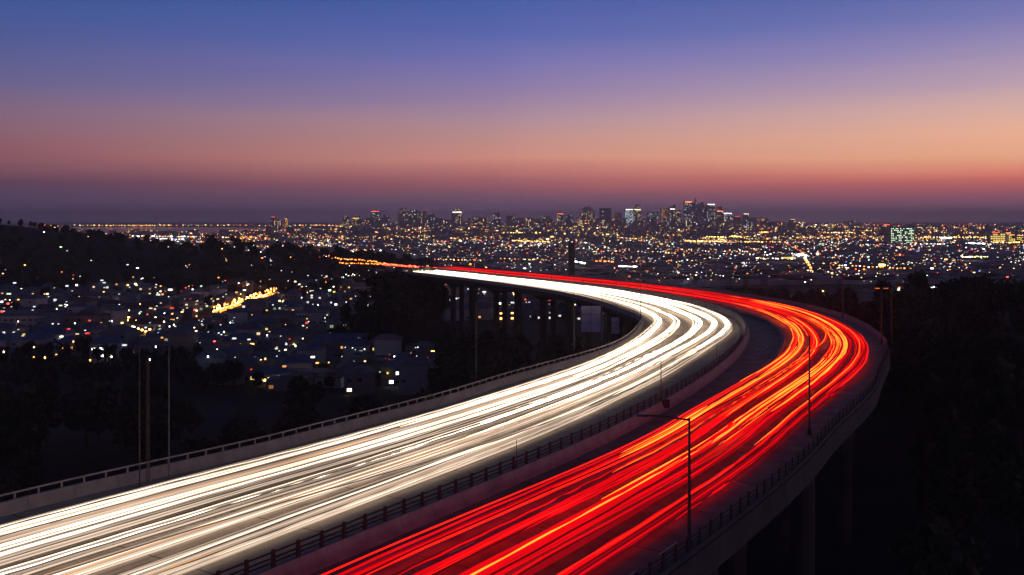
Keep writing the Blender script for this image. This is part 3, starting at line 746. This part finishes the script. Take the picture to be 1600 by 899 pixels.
for i in range(9000):
    px, py = R.uniform(-10, 985), 444+R.random()*160
    if (py > 560 and px < 330) or c_ > 900: continue
    X, Y = at(px, py); s, o = off_of(X, Y)
    if (Y < 560 and o > WL(s)-12) or gz(X, Y) > GZ+7 or not free(X, Y, 3.5): continue
    g = gz(X, Y)
    w, d, h = R.uniform(6, 9), R.uniform(5, 8), R.uniform(2.8, 6); a = R.choice((0,.2,-.3))+R.uniform(-.1, .1); n = len(hb_.v)
    hb_.box(-w/2, w/2, -d/2, d/2, g-1.5, g+h, 0, a, X, Y); c, q = math.cos(a), math.sin(a); n = len(hb_.v); rh = R.uniform(.6, 2.2)
    P4 = [(-w/2-.3,-d/2-.3,h),(w/2+.3,-d/2-.3,h),(w/2+.3,d/2+.3,h),(-w/2-.3,d/2+.3,h),(-w*.25,0,h+rh),(w*.25,0,h+rh)]
    hb_.v += [(X+x*c-y*q, Y+x*q+y*c, g+z) for x, y, z in P4]
    for f in ((0,1,5,4),(2,3,4,5),(1,2,5),(3,0,4)): hb_.f.append(tuple(n+k for k in f)); hb_.m.append(1)
    c_ += 1
tag(hb_.build('small_houses', ['wall_1', 'roof_0']), 'small unlit houses and sheds packed between the larger houses', 'houses', None, 'stuff')
# trees among the houses
cnt = 0; tries = 0
while cnt < 170 and tries < 6000:
    tries += 1
    px, py = R.uniform(-10, 990), 452+R.random()*168; X, Y = at(px, py); s, o = off_of(X, Y)
    if (Y < 560 and o > WL(s)-10) or not free(X, Y, 2.6): continue
    tree(X, Y, R.uniform(.55,1.05), '', '', mass='garden_trees'); cnt += 1
for nme, lab in (('hill_trees','dense dark trees covering the slope of the left hill'),('wood_below_viaduct','dark wood on the plain round the far end of the viaduct'),('wood_behind_carriageway','low dark wood right behind the far red carriageway'),('garden_trees','dark garden trees scattered between the valley houses')):
    tag(WOODS[nme].build(nme, ['foliage_dark', 'bark']), lab, 'trees', None, 'stuff')
# street lamps of the valley
for i in range(100):
    px, py = R.uniform(0, 960), 462+R.random()*135; X, Y = at(px, py); s, o = off_of(X, Y)
    if (Y < 560 and o > WL(s)-12) or gz(X, Y) > GZ+3: continue
    hue = R.choice(('white','cool','green','amber','yellow','warm')); hn = {'white':'white','cool':'cold white','green':'greenish white','amber':'amber','yellow':'yellow','warm':'warm white'}[hue]
    t = tag(empty('street_lamp', (X, Y, GZ)), 'street lamp with %s light among the houses' % hn, 'street lamp', 'street lamps in the valley')
    m = MB(); m.tube([(0,0,0),(0,0,7.5)], .09, 5); m.build('pole', 'pole_dark', t)
    m = MB(); m.tube([(0,0,7.3),(0,0,7.5),(0,0,7.9),(0,0,8.1)], [.1,.28,.28,.1], 8); m.build('lamp_head', 'hot_'+hue, t)
# orange avenue with its lamps
ax0, ay0 = at(338, 498); ax1, ay1 = at(449, 459)
m = MB(); m.v = [(ax0-7,ay0,GZ+.1),(ax0+7,ay0,GZ+.1),(ax1+7,ay1,GZ+.1),(ax1-7,ay1,GZ+.1)]; m.f = [(0,1,2,3)]; m.m = [0]; tag(m.build('street', 'street'), kind='structure')
for i in range(56):
    t_ = i/55; X = ax0+(ax1-ax0)*t_+R.uniform(-5, 5); Y = ay0+(ay1-ay0)*t_
    t = tag(empty('street_lamp', (X, Y, GZ)), 'orange street lamp lining the bright orange avenue', 'street lamp', 'orange lamps of the avenue')
    m = MB(); m.tube([(0,0,0),(0,0,6)], .1, 5); m.build('pole', 'pole_dark', t)
    m = MB(); r_ = R.uniform(.35,.65); m.tube([(0,0,5.9),(0,0,6.1),(0,0,7.0),(0,0,7.2)], [.1,r_,r_,.1], 8); m.build('lamp_head', R.choice(('lamp_orange','hot_amber','hot_orange')), t)
for k_, (dx, c) in enumerate([(-2.2,'hot_amber'),(2.0,'hot_orange'),(.3,'lit_amber')]):
    m = MB(); pts = [(ax0+(ax1-ax0)*i/40+dx+R.uniform(-.5,.5), ay0+(ay1-ay0)*i/40, GZ+4.2) for i in range(41)]
    m.tube(pts, [R.uniform(.2,.7) for _ in pts], 6); tag(m.build('light_trail', c), ['left amber traffic light streak along the orange avenue','right orange traffic light streak along the orange avenue','middle amber traffic light streak along the orange avenue'][k_], 'light trail', 'traffic light trails on the avenue')
X, Y = at(448, 459); t = tag(empty('floodlit_tower', (X, Y+4, GZ)), 'slim floodlit yellow tower at the far end of the orange avenue', 'tower', None)
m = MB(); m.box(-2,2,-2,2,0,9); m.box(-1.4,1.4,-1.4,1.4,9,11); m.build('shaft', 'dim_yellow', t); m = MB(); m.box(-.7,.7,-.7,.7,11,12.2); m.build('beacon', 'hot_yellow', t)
# orange lit corner on the left
for (px, py, hgt) in [(197,507,7),(201,515,6),(214,524,7),(216,535,6),(222,537,6),(228,536,5),(234,536,6),(199,520,6),(243,522,8),(256,526,7)]:
    X, Y = at(px, py); hue = 'lamp_orange' if px < 236 else 'hot_warm'
    t = tag(empty('street_lamp', (X, Y, GZ)), '%s street lamp at the brightly lit corner on the left' % ('orange' if px < 236 else 'whitish'), 'street lamp', 'lamps of the lit corner on the left')
    m = MB(); m.tube([(0,0,0),(0,0,hgt)], .1, 5); m.build('pole', 'pole_dark', t)
    m = MB(); m.tube([(0,0,hgt),(0,0,hgt+.2),(0,0,hgt+.7),(0,0,hgt+.9)], [.1,.5,.5,.1], 8); m.build('lamp_head', hue, t)

# ------------------------------------------------------------------ the far city, too far to tell house from house: one mass of buildings, one of lights
cb = MB(); LI = {}
def li(hue):
    if hue not in LI: LI[hue] = MB()
    return LI[hue]
def bld(X, Y, w, d, h, a): cb.box(-w/2, w/2, -d/2, d/2, GZ-1, GZ+h, rot=a, cx=X, cy=Y)
def light(X, Y, Z, sx, sz, hue):
    li(hue).box(X-sx/2, X+sx/2, Y-.6, Y+.6, Z-sz/2, Z+sz/2)
def pickhue(px, py):
    u = R.random()
    if py < 380: return 'amber' if u < .42 else 'yellow' if u < .58 else 'warm' if u < .80 else 'white' if u < .9 else 'orange' if u < .96 else 'red'
    return 'amber' if u < .18 else 'orange' if u < .27 else 'warm' if u < .48 else 'white' if u < .68 else 'cool' if u < .84 else 'red' if u < .91 else 'green' if u < .97 else 'blue'
nb = 0
while nb < 14500:
    py = 352.5+R.random()**1.15*(452-352.5); px = R.uniform(-40, 1640)
    X, Y = at(px, py)
    if py < 367.5 and px < 525: continue
    if Y < 620 and px < 1000: continue
    if gz(X, Y) > GZ+2 and px < 700: continue
    s, o = off_of(X, Y) if Y < 640 else (0, 99)
    if abs(o) < 45 and Y < 640: continue
    k = Y/1500
    w, d = R.uniform(9, 26)*max(.8, k**.5), R.uniform(8, 18); h = R.choice((4,5,7,7,9,12,16))*(1+.25*min(3, k)*R.random())
    if Y < 3000: h = min(h, 8)
    if R.random() < .05 and Y > 3200: h = R.uniform(18, 34)
    bld(X, Y, w, d, h, R.uniform(-.5, .5)); nb += 1
    dens = 1.15 if 430 < px < 1600 else .8
    if py > 400: dens *= .62
    cl = mnoise.noise(Vector((px/60, py/9, 3.1)))*.9+mnoise.noise(Vector((px/17, py/3.5, 7.7)))*.6
    band = math.exp(-((py-366)/15)**2)+.45*math.exp(-((py-404)/22)**2)+.12
    if 960 < px < 1350: band += .1
    pr = band*max(0.0, .42+cl*1.2)*dens*1.6
    for _ in range(2):
        if R.random() < pr:
            p = Y/960; u = R.random(); sz = p*(.38 if u < .66 else .62 if u < .95 else 1.1); sx = sz*R.choice((1,1,1,1.6,2.4,1.2))
            zt = h+R.uniform(-1.5, 1.6); hue = pickhue(px, py); q = R.random()
            pre = 'hot_' if q < .30 else 'mid_' if q < .65 else 'lit_'
            light(X+R.uniform(-w*.45, w*.45), Y-d*.75-2, GZ+zt, sx, sz, pre+hue)
def line(p0, p1, n, hues, s=1.0, z=13, jit=1.0):
    for i in range(n):
        t_ = (i+R.random()*.7)/n; px, py = p0[0]+(p1[0]-p0[0])*t_+R.gauss(0, .8)*jit, p0[1]+(p1[1]-p0[1])*t_+R.gauss(0, .35)*jit
        X, Y = at(px, max(349.5, py), GZ+z); p = Y/960; sz = p*s*R.uniform(.45,1.05); light(X, Y, GZ+z, sz*R.choice((1,1.2,2)), sz, R.choice(hues))
OR = ['hot_amber','hot_warm','lit_amber','hot_orange','hot_yellow']
line((40,352.6),(250,352.3),34,OR,.75); line((250,352),(510,352.2),48,OR,.85); line((60,353.2),(90,353.4),7,OR,1.1); line((145,352.4),(260,352.2),26,['hot_yellow','hot_amber'],1.0)
line((355,360.5),(470,359.6),20,OR,.8,jit=.6); line((480,352),(700,354),60,OR,.9); line((525,353.5),(660,353.5),40,['hot_yellow','hot_amber'],.8,jit=.5); line((600,357),(700,360),26,['hot_yellow','hot_amber'],1.0,jit=.5); line((470,362),(640,363),30,OR,.8)
line((205,369),(310,370),30,['hot_red','hot_white','lit_blue','hot_cool','hot_orange'],1.0); line((230,373),(290,374),16,['lit_blue','hot_cool','hot_white'],1.0); line((300,370),(420,372),24,['hot_warm','hot_amber','hot_red'],.8)
line((310,378),(400,377),22,OR,.8); line((335,393),(400,395),30,['hot_red','hot_cool','hot_white','hot_red'],1.1); line((370,397),(420,400),18,['hot_red'],.9); line((400,385),(500,384),22,OR,.7); line((395,400),(480,404),14,['hot_red','hot_orange'],1.0)
line((700,362),(860,364),44,['hot_yellow','hot_amber','lit_yellow'],1.0); line((740,353),(790,354),16,['hot_yellow','lit_yellow'],1.2,jit=.4); line((800,376),(860,378),24,['hot_yellow','hot_amber'],.9)
line((1070,376.5),(1135,377.5),34,['hot_yellow','lit_yellow','hot_amber'],1.1,jit=.5); line((1104,370),(1135,371),12,['hot_yellow'],1.0); line((1140,369),(1160,370),8,['hot_yellow'],1.2); line((1140,378.5),(1190,378),14,OR,.9)
line((1185,363),(1225,363),18,['hot_amber','hot_orange','hot_yellow'],1.2,jit=.5); line((1225,378),(1258,396),16,['mid_orange','mid_red','lit_amber'],.8,jit=.7); line((1254,396),(1270,424),11,['hot_orange','hot_white','hot_amber'],1.4,jit=.4); line((1246,398),(1262,400),8,['hot_white'],1.7)
line((1165,378),(1230,378),16,OR,.9); line((1270,364),(1360,363),30,OR,1.0); line((1335,360),(1360,361),14,['hot_amber','hot_yellow'],1.3); line((1360,364),(1385,364),12,['hot_cool','hot_white'],1.2,jit=.4)
line((1440,371),(1600,371),36,['hot_yellow','hot_amber','hot_warm'],1.0); line((1472,372),(1486,372),6,['hot_white'],1.8,jit=.3); line((1440,381),(1475,382),12,['lit_cool','hot_white'],.9); line((1510,380),(1540,381),12,['hot_cool'],1.3,jit=.5); line((1550,379),(1600,379),12,['hot_yellow','hot_amber'],1.1)
line((1500,364),(1545,364.5),9,['hot_amber'],.7,jit=.2); line((1180,403),(1240,405),10,['hot_white','lit_yellow'],1.6); line((1222,403),(1242,403),10,['lit_yellow'],1.8,jit=.3); line((1505,402),(1545,401),16,['hot_yellow','hot_warm','hot_white'],1.0)
line((520,403),(592,409),24,['hot_orange','mid_amber','mid_orange'],1.0,z=26,jit=1.3); line((588,411),(672,419),44,['hot_orange','hot_red','mid_amber','mid_orange','hot_red'],1.1,z=26,jit=1.1); line((600,414),(690,420),50,['hot_red','hot_red','mid_red'],1.3,z=26,jit=.7); line((530,411),(600,413),24,['hot_orange','lit_amber'],1.0,z=26); line((500,390),(504,420),10,['hot_orange','hot_amber'],1.2)
line((780,404),(860,406),14,OR,.8); line((930,408),(960,409),9,['hot_red','hot_orange'],1.2); line((895,408),(915,412),10,['hot_cool','hot_green'],1.3); line((968,416),(996,417),9,['hot_white'],1.4,jit=.3); line((660,405),(760,407),22,OR+['hot_red'],.7)
line((1300,414),(1420,420),18,['hot_amber','hot_white','hot_orange'],1.0); line((1374,414),(1384,415),3,['hot_yellow'],2.5,jit=.4); line((1455,449),(1488,448),10,['hot_cool','lit_blue','hot_white'],1.0)
for (px, py, hue, s) in [(498,383,'hot_white',3.0),(497,394,'hot_cool',3.4),(505,443,'hot_orange',3.2),(258,391,'hot_orange',3.2),(205,387,'hot_amber',2.6),(232,391,'hot_yellow',2.4),(1277,397,'hot_white',3.6),(1300,427,'hot_amber',3.0),(1350,421,'hot_orange',2.6),(1516,447,'hot_warm',2.6),(1405,450,'hot_orange',2.6),
    (513,400,'hot_orange',3.2),(1258,441,'hot_white',1.6),(1286,455,'hot_amber',2.2),(1574,433,'hot_red',2.4),(893,385,'hot_white',1.5),(1490,455,'hot_cool',2.4),(1497,470,'hot_yellow',1.6),(1380,456,'hot_orange',2.2),(735,413,'hot_orange',3.2)]:
    X, Y = at(px, py, GZ+12); p = Y/1500; light(X, Y, GZ+12, p*s*.8, p*s*.8, hue)
for (x0, x1, y0, y1, hue) in [(285,318,386,391,'lit_yellow'),(48,66,400,403,'hot_amber'),(124,140,413,418,'hot_amber'),(247,272,422,428,'hot_amber'),(236,252,477,480,'lit_yellow'),(45,72,512,515,'lit_yellow'),(48,60,457,461,'hot_orange'),
    (1545,1568,365,381,'lit_yellow'),(1277,1286,380,388,'lit_green'),(509,514,397,407,'hot_orange'),(668,675,434,452,'lit_green'),(1190,1240,399,404,'dim_green')]:
    Y = at(0, y1+1.5)[1]; Y = min(Y, 1100 if x0 < 330 and y1 < 440 else Y); Y = {48:860,124:800,247:850}.get(x0, Y)
    if x0 == 48 and y0 == 457: Y = at(0, 462)[1]
    X0, X1 = (x0-800)/F*Y, (x1-800)/F*Y; Z0, Z1 = CH-(y1-HY)/F*Y, CH-(y0-HY)/F*Y
    n = max(1, round((x1-x0)/4)); q = max(1, round((y1-y0)/3))
    for i in range(n):
        for j in range(q):
            if R.random() < .85: a = (X1-X0)/n; b = (Z1-Z0)/q; li(hue).box(X0+a*(i+.12), X0+a*(i+.88), Y-8.5, Y-7.8, Z0+b*(j+.2), Z0+b*(j+.85))
    if x0 not in (124, 247, 48): cb.box(X0-3, X1+3, Y-7.7, Y+6, GZ-1, Z1+1)
for i in range(1350):
    px, py = R.uniform(-10, 990), 446+R.random()**1.2*165; X, Y = at(px, py); s, o = off_of(X, Y)
    if (Y < 560 and o > WL(s)-12) or gz(X, Y) > GZ+8 or (py > 545 and R.random() < .5) or (py > 560 and px < 330): continue
    p = Y/960; sz = p*R.choice((.4,.5,.7,1.0,1.4)); light(X, Y, gz(X, Y)+R.uniform(3, 10), sz*R.choice((1,1,1.6,2.5)), sz, R.choice(('hot_','lit_','mid_','lit_','lit_'))+R.choice(('cool','white','green','warm','yellow','amber','white','cool','red')))
# sparse lights on the left hill and among the trees at its foot
for i in range(300):
    px = R.uniform(0, 700); Y = R.uniform(650, 880); X = (px-800)/F*Y; g = gz(X, Y)
    if R.random() > .5+1.4*mnoise.noise(Vector((px/45, Y/40, 1.3)))-(.6 if px < 330 else 0): continue
    sz = R.choice((.25,.35,.5,.7)); light(X, Y-3, g+R.uniform(9, 13), sz*R.choice((1,1,2)), sz, R.choice(('lit_cool','mid_warm','lit_red','hot_amber','mid_white','hot_white','mid_green','hot_orange')))
tag(cb.build('distant_buildings', 'city_wall'), 'mass of small dark buildings filling the far plain', 'buildings', None, 'stuff')
keys = sorted(LI); AL = MB()
for i, k in enumerate(keys):
    q = LI[k]; n = len(AL.v); AL.v += q.v; AL.f += [tuple(n+a for a in f) for f in q.f]; AL.m += [i]*len(q.f)
tag(AL.build('city_lights', keys), 'countless amber, white and red lights of the far city', 'lights', None, 'stuff')

# ------------------------------------------------------------------ skyline towers
ORD = ['first','second','third','fourth','fifth','sixth','seventh','eighth','ninth','tenth']
def tower(px, top, w, hue, dens, label, shape='box', crown=None, Y=3900, base=None, mt='tower_glass', pre='mid_'):
    X = (px-800)/F*Y; W_ = w/F*Y; H = CH+(HY-top)/F*Y-GZ; D = W_*.8
    t = tag(empty('tower', (X, Y, GZ)), label, 'tower', 'high-rise towers on the skyline')
    m = MB(); m.box(-W_/2, W_/2, 0, D, -2, H*(1 if shape == 'box' else .82)); tiers = [(W_, 0, H*(1 if shape == 'box' else .82))]
    if shape == 'step': m.box(-W_*.3, W_*.34, D*.1, D*.8, H*.82, H); tiers.append((W_*.6, H*.82, H))
    if shape == 'slope':
        n = len(m.v); m.box(-W_/2, W_/2, D*.05, D*.95, H*.82, H); x, y, z = m.v[n+4]; m.v[n+4] = (x, y, H*.86); x, y, z = m.v[n+7]; m.v[n+7] = (x, y, H*.86)
    if shape == 'spire': m.tube([(0,D/2,H*.82),(0,D/2,H*.93),(0,D/2,H)], [W_*.3, W_*.10, W_*.03], 6)
    if shape == 'round': m.box(-W_*.38, W_*.38, D*.1, D*.9, H*.82, H*.92); m.box(-W_*.22, W_*.22, D*.2, D*.8, H*.92, H)
    m.build('shaft', mt, t)
    g = MB(); cell = 7.0 if Y > 5000 else 3.4
    for (tw, z0, z1) in tiers:
        nx = max(2, int(tw/cell)); fl = 6.0 if Y > 5000 else 3.8; nz = int((z1-max(z0, 6))/fl)
        for i in range(nx):
            col = R.random() < .25
            for j in range(nz):
                if R.random() < dens*(1.8 if col else .8):
                    a = -tw/2+tw*(i+.2)/nx; zz = max(z0, 6)+fl*j+1; g.box(a, a+tw/nx*R.uniform(.4,.75), -.5, -.02, zz, zz+fl*R.uniform(.3,.5))
    if g.f: tag(g.build('lit_windows', pre+hue, t), kind='stuff')
    if crown:
        m = MB(); m.box(-W_*.42, W_*.42, -.9, -.52, H*(.965 if shape == 'box' else .78), H*(.995 if shape == 'box' else .81)); m.build('crown_light', 'hot_'+crown, t)
    if R.random() < .35:
        m = MB(); m.box(-.9,.9,D/2-1,D/2+1,H,H+2.2); m.build('beacon', 'hot_red', t)
    return t
TW = [(427,339,7,'yellow',.3,'box','red'),(436,343,6,'warm',.3,'box',None),(447,342,7,'amber',.5,'box','amber'),(540,338,9,'warm',.25,'box',None),(556,337,12,'yellow',.4,'slope','yellow'),(586,330,13,'green',.2,'box','red'),(603,336,12,'cool',.12,'step',None),(629,325,15,'warm',.18,'step',None),(645,328,14,'white',.15,'box',None),
 (659,330,13,'warm',.16,'box',None),(673,334,12,'cool',.16,'slope',None),(689,341,10,'warm',.12,'round',None),(714,325,17,'warm',.20,'step','white'),(733,340,6,'red',.1,'spire',None),(744,338,12,'white',.28,'box',None),(758,341,9,'amber',.2,'box',None),(776,332,12,'white',.2,'step',None),(797,337,13,'warm',.15,'box',None),(812,340,9,'cool',.1,'box',None),
 (823,342,8,'amber',.2,'box','red'),(836,343,7,'amber',.2,'box','orange'),(853,338,20,'warm',.22,'step',None),(875,328,10,'warm',.25,'spire','red'),(890,336,11,'cool',.12,'box',None),(918,323,22,'warm',.24,'round',None),(946,325,18,'cool',.05,'box',None),(966,333,10,'amber',.15,'box',None),(983,327,13,'cool',.85,'box','white'),(996,320,11,'warm',.22,'step','warm'),
 (1020,332,16,'cool',.16,'box',None),(1040,325,13,'amber',.30,'box',None),(1051,319,9,'white',.12,'slope','white'),(1058,329,12,'warm',.3,'box',None),(1076,315,13,'cool',.15,'box','orange'),(1087,308,7,'cool',.03,'spire',None),(1097,316,11,'cool',.04,'round',None),(1111,319,13,'white',.2,'box','white'),(1125,323,11,'warm',.14,'step','orange'),
 (1136,333,17,'white',.5,'box','cool'),(1152,338,9,'warm',.3,'box','red'),(1166,334,9,'cool',.15,'box','warm'),(1180,341,11,'amber',.25,'box',None),(1197,342,8,'amber',.25,'step','orange'),(1211,346,9,'white',.25,'box',None),(1239,343,9,'warm',.3,'box','amber'),(1249,352,9,'green',.3,'box',None),(1329,345,14,'warm',.12,'box',None)]
SP = 34
def nth(i):
    k = i-SP
    if k == 0: return 'highest thin spire of the skyline'
    side = 'right' if k > 0 else 'left'; k = abs(k)
    TENS = {1:'ten',2:'twenty',3:'thirty',4:'forty'}
    w = ORD[k-1] if k <= 10 else {11:'eleventh',12:'twelfth',13:'thirteenth',14:'fourteenth',15:'fifteenth',16:'sixteenth',17:'seventeenth',18:'eighteenth',19:'nineteenth',20:'twentieth',30:'thirtieth'}.get(k) or ({2:'twenty',3:'thirty'}[k//10]+'-'+ORD[k % 10-1])
    return '%s tower %s of the highest spire' % (w, side)
for i, (px, top, w, hue, dens, shp, crown) in enumerate(TW):
    b = 'narrow ' if w < 10 else 'broad ' if w > 14 else ''
    lab = b+{'box':'flat topped','step':'stepped','slope':'slant topped','spire':'spired','round':'tapering'}[shp]+' tower'+(' with %s light at the top' % crown if crown else ' with dark top')+', '+nth(i)
    tower(px, top, w, hue, dens, ' '.join(lab.split()[:16]), shp, crown, Y=6000+R.uniform(-400, 700), mt=R.choice(('tower_glass','tower_stone')))
tower(1410, 354, 36, 'green', .62, 'wide block on the right glowing green white in every window', 'box', None, Y=2150, pre='mid_')
tower(1385, 351, 12, 'green', .35, 'narrow greenish tower left of the wide green white block', 'box', 'red', Y=3000)
tower(1556, 363, 14, 'yellow', 1.0, 'floodlit yellow building near the right edge', 'box', 'red', Y=2330, pre='hot_')
tower(1575, 360, 8, 'cool', .3, 'slim violet tower with a bright domed top near the right edge', 'round', 'amber', Y=2340)
tower(1581, 367, 10, 'yellow', .8, 'short bright yellow building between slim tower and right edge', 'box', 'amber', Y=2300)
tower(1594, 368, 11, 'yellow', .9, 'short bright yellow building cut by the right edge', 'box', 'amber', Y=2310)
# lower blocks between and behind the towers
mm = MB(); ml = {}
for i in range(420):
    px = R.choice((R.gauss(700, 80), R.gauss(930, 90), R.gauss(1090, 70), R.uniform(540, 1260))); Y = R.uniform(4800, 7000)
    if px < 470 or px > 1300: continue
    top = R.uniform(340, 360)+(6 if px < 560 or px > 1200 else 0); w = R.uniform(4, 13); X = (px-800)/F*Y; W_ = w/F*Y; H = CH+(HY-top)/F*Y-GZ
    if H < 10: continue
    mm.box(X-W_/2, X+W_/2, Y, Y+W_*.7, GZ-1, GZ+H)
    hue = R.choice(('mid_amber','mid_warm','mid_yellow','mid_white','mid_warm','lit_cool','hot_amber')); g = ml.setdefault(hue, MB()); d_ = R.choice((.05,.12,.2,.4))
    for a in range(max(2, int(W_/9))):
        for b in range(int(H/8)):
            if R.random() < d_: x = X-W_/2+9*a+1; g.box(x, x+R.uniform(3,5.5), Y-.6, Y-.02, GZ+8*b+1.5, GZ+8*b+R.uniform(4.2,6.0))
tag(mm.build('distant_towers', 'tower_stone'), 'mass of lower high-rise blocks crowding behind the skyline towers', 'buildings', None, 'stuff')
AL = MB(); keys = sorted(ml)
for i, k in enumerate(keys):
    q = ml[k]; n = len(AL.v); AL.v += q.v; AL.f += [tuple(n+a for a in f) for f in q.f]; AL.m += [i]*len(q.f)
tag(AL.build('distant_windows', keys), 'scattered lit windows of the lower skyline blocks', 'lights', None, 'stuff')
# construction cranes with red lights on the right horizon
for i, (px, top, lab) in enumerate([(1380,349,'red lit crane left of the green white block'),(1478,350,'leftmost crane of three on the right horizon'),(1500,354,'middle crane of three on the right horizon'),(1512,350,'rightmost crane of three on the right horizon'),(1365,352,'red lit crane furthest left of the green white block')]):
    Y = 3000; X = (px-800)/F*Y; H = CH+(HY-top)/F*Y-GZ
    t = tag(empty('crane', (X, Y, GZ)), lab, 'crane', 'cranes on the right horizon')
    m = MB(); m.box(-1.1,1.1,-1.1,1.1,0,H); m.build('mast', 'dark_steel', t)
    m = MB(); m.box(-12,28,-.8,.8,H-3,H-1.2); m.build('jib', 'dark_steel', t)
    m = MB()
    for q in (-11, 0, 12, 27): m.box(q-1.1,q+1.1,-2,-.9,H-3.2,H-1)
    tag(m.build('warning_light', 'lit_red', t))

# ------------------------------------------------------------------ dusk haze over the plain
hb = MB(); hb.box(-20500, 20500, -450, 20500, GZ-3, 170)
hz = hb.build('haze', 'earth'); hz.data.materials.clear()
hm = bpy.data.materials.new('haze_air'); hm.use_nodes = True; t = hm.node_tree; t.nodes.clear()
pv = t.nodes.new('ShaderNodeVolumePrincipled'); om = t.nodes.new('ShaderNodeOutputMaterial'); t.links.new(pv.outputs[0], om.inputs['Volume'])
pv.inputs['Color'].default_value = (1.0, 1.0, 1.0, 1); pv.inputs['Density'].default_value = 1.2e-4; pv.inputs['Anisotropy'].default_value = 0.25
hz.data.materials.append(hm); tag(hz, kind='stuff')

# ------------------------------------------------------------------ look-alikes get an order of their own, counted from the left
def ordw(k, n):
    if n == 2: return ('left one', 'right one')[k]
    if k == 0: return 'leftmost'
    if k == n-1: return 'rightmost'
    return ORD[k] if k < 10 else None
by = {}
for o in COL.objects:
    if o.parent is None and 'label' in o and o.get('category') in ('house', 'marker pole', 'tower', 'crane'): by.setdefault(o['label'], []).append(o)
for l, os_ in by.items():
    n = len(os_)
    if n < 2 or n > 11: continue
    os_.sort(key=lambda o: o.location.x/max(1, o.location.y))
    for k, o in enumerate(os_):
        w = ordw(k, n); o['label'] = '%s, %s' % (l, w if 'one' in w else w+(' from left' if 'most' not in w else ''))
by = {}
for o in COL.objects:
    if o.parent is None and o.get('category') == 'light trail' and 'streak along the' in o.get('label', ''): by.setdefault(o['label'], []).append(o)
for l, os_ in by.items():
    if 2 <= len(os_) <= 11:
        os_.sort(key=lambda o: min((abs(v.co.y-120), v.co.x) for v in o.data.vertices)[1])
        for k, o in enumerate(os_):
            w = ordw(k, len(os_)); o['label'] = '%s, %s' % (l, w if 'one' in w else w+(' from left' if 'most' not in w else ''))
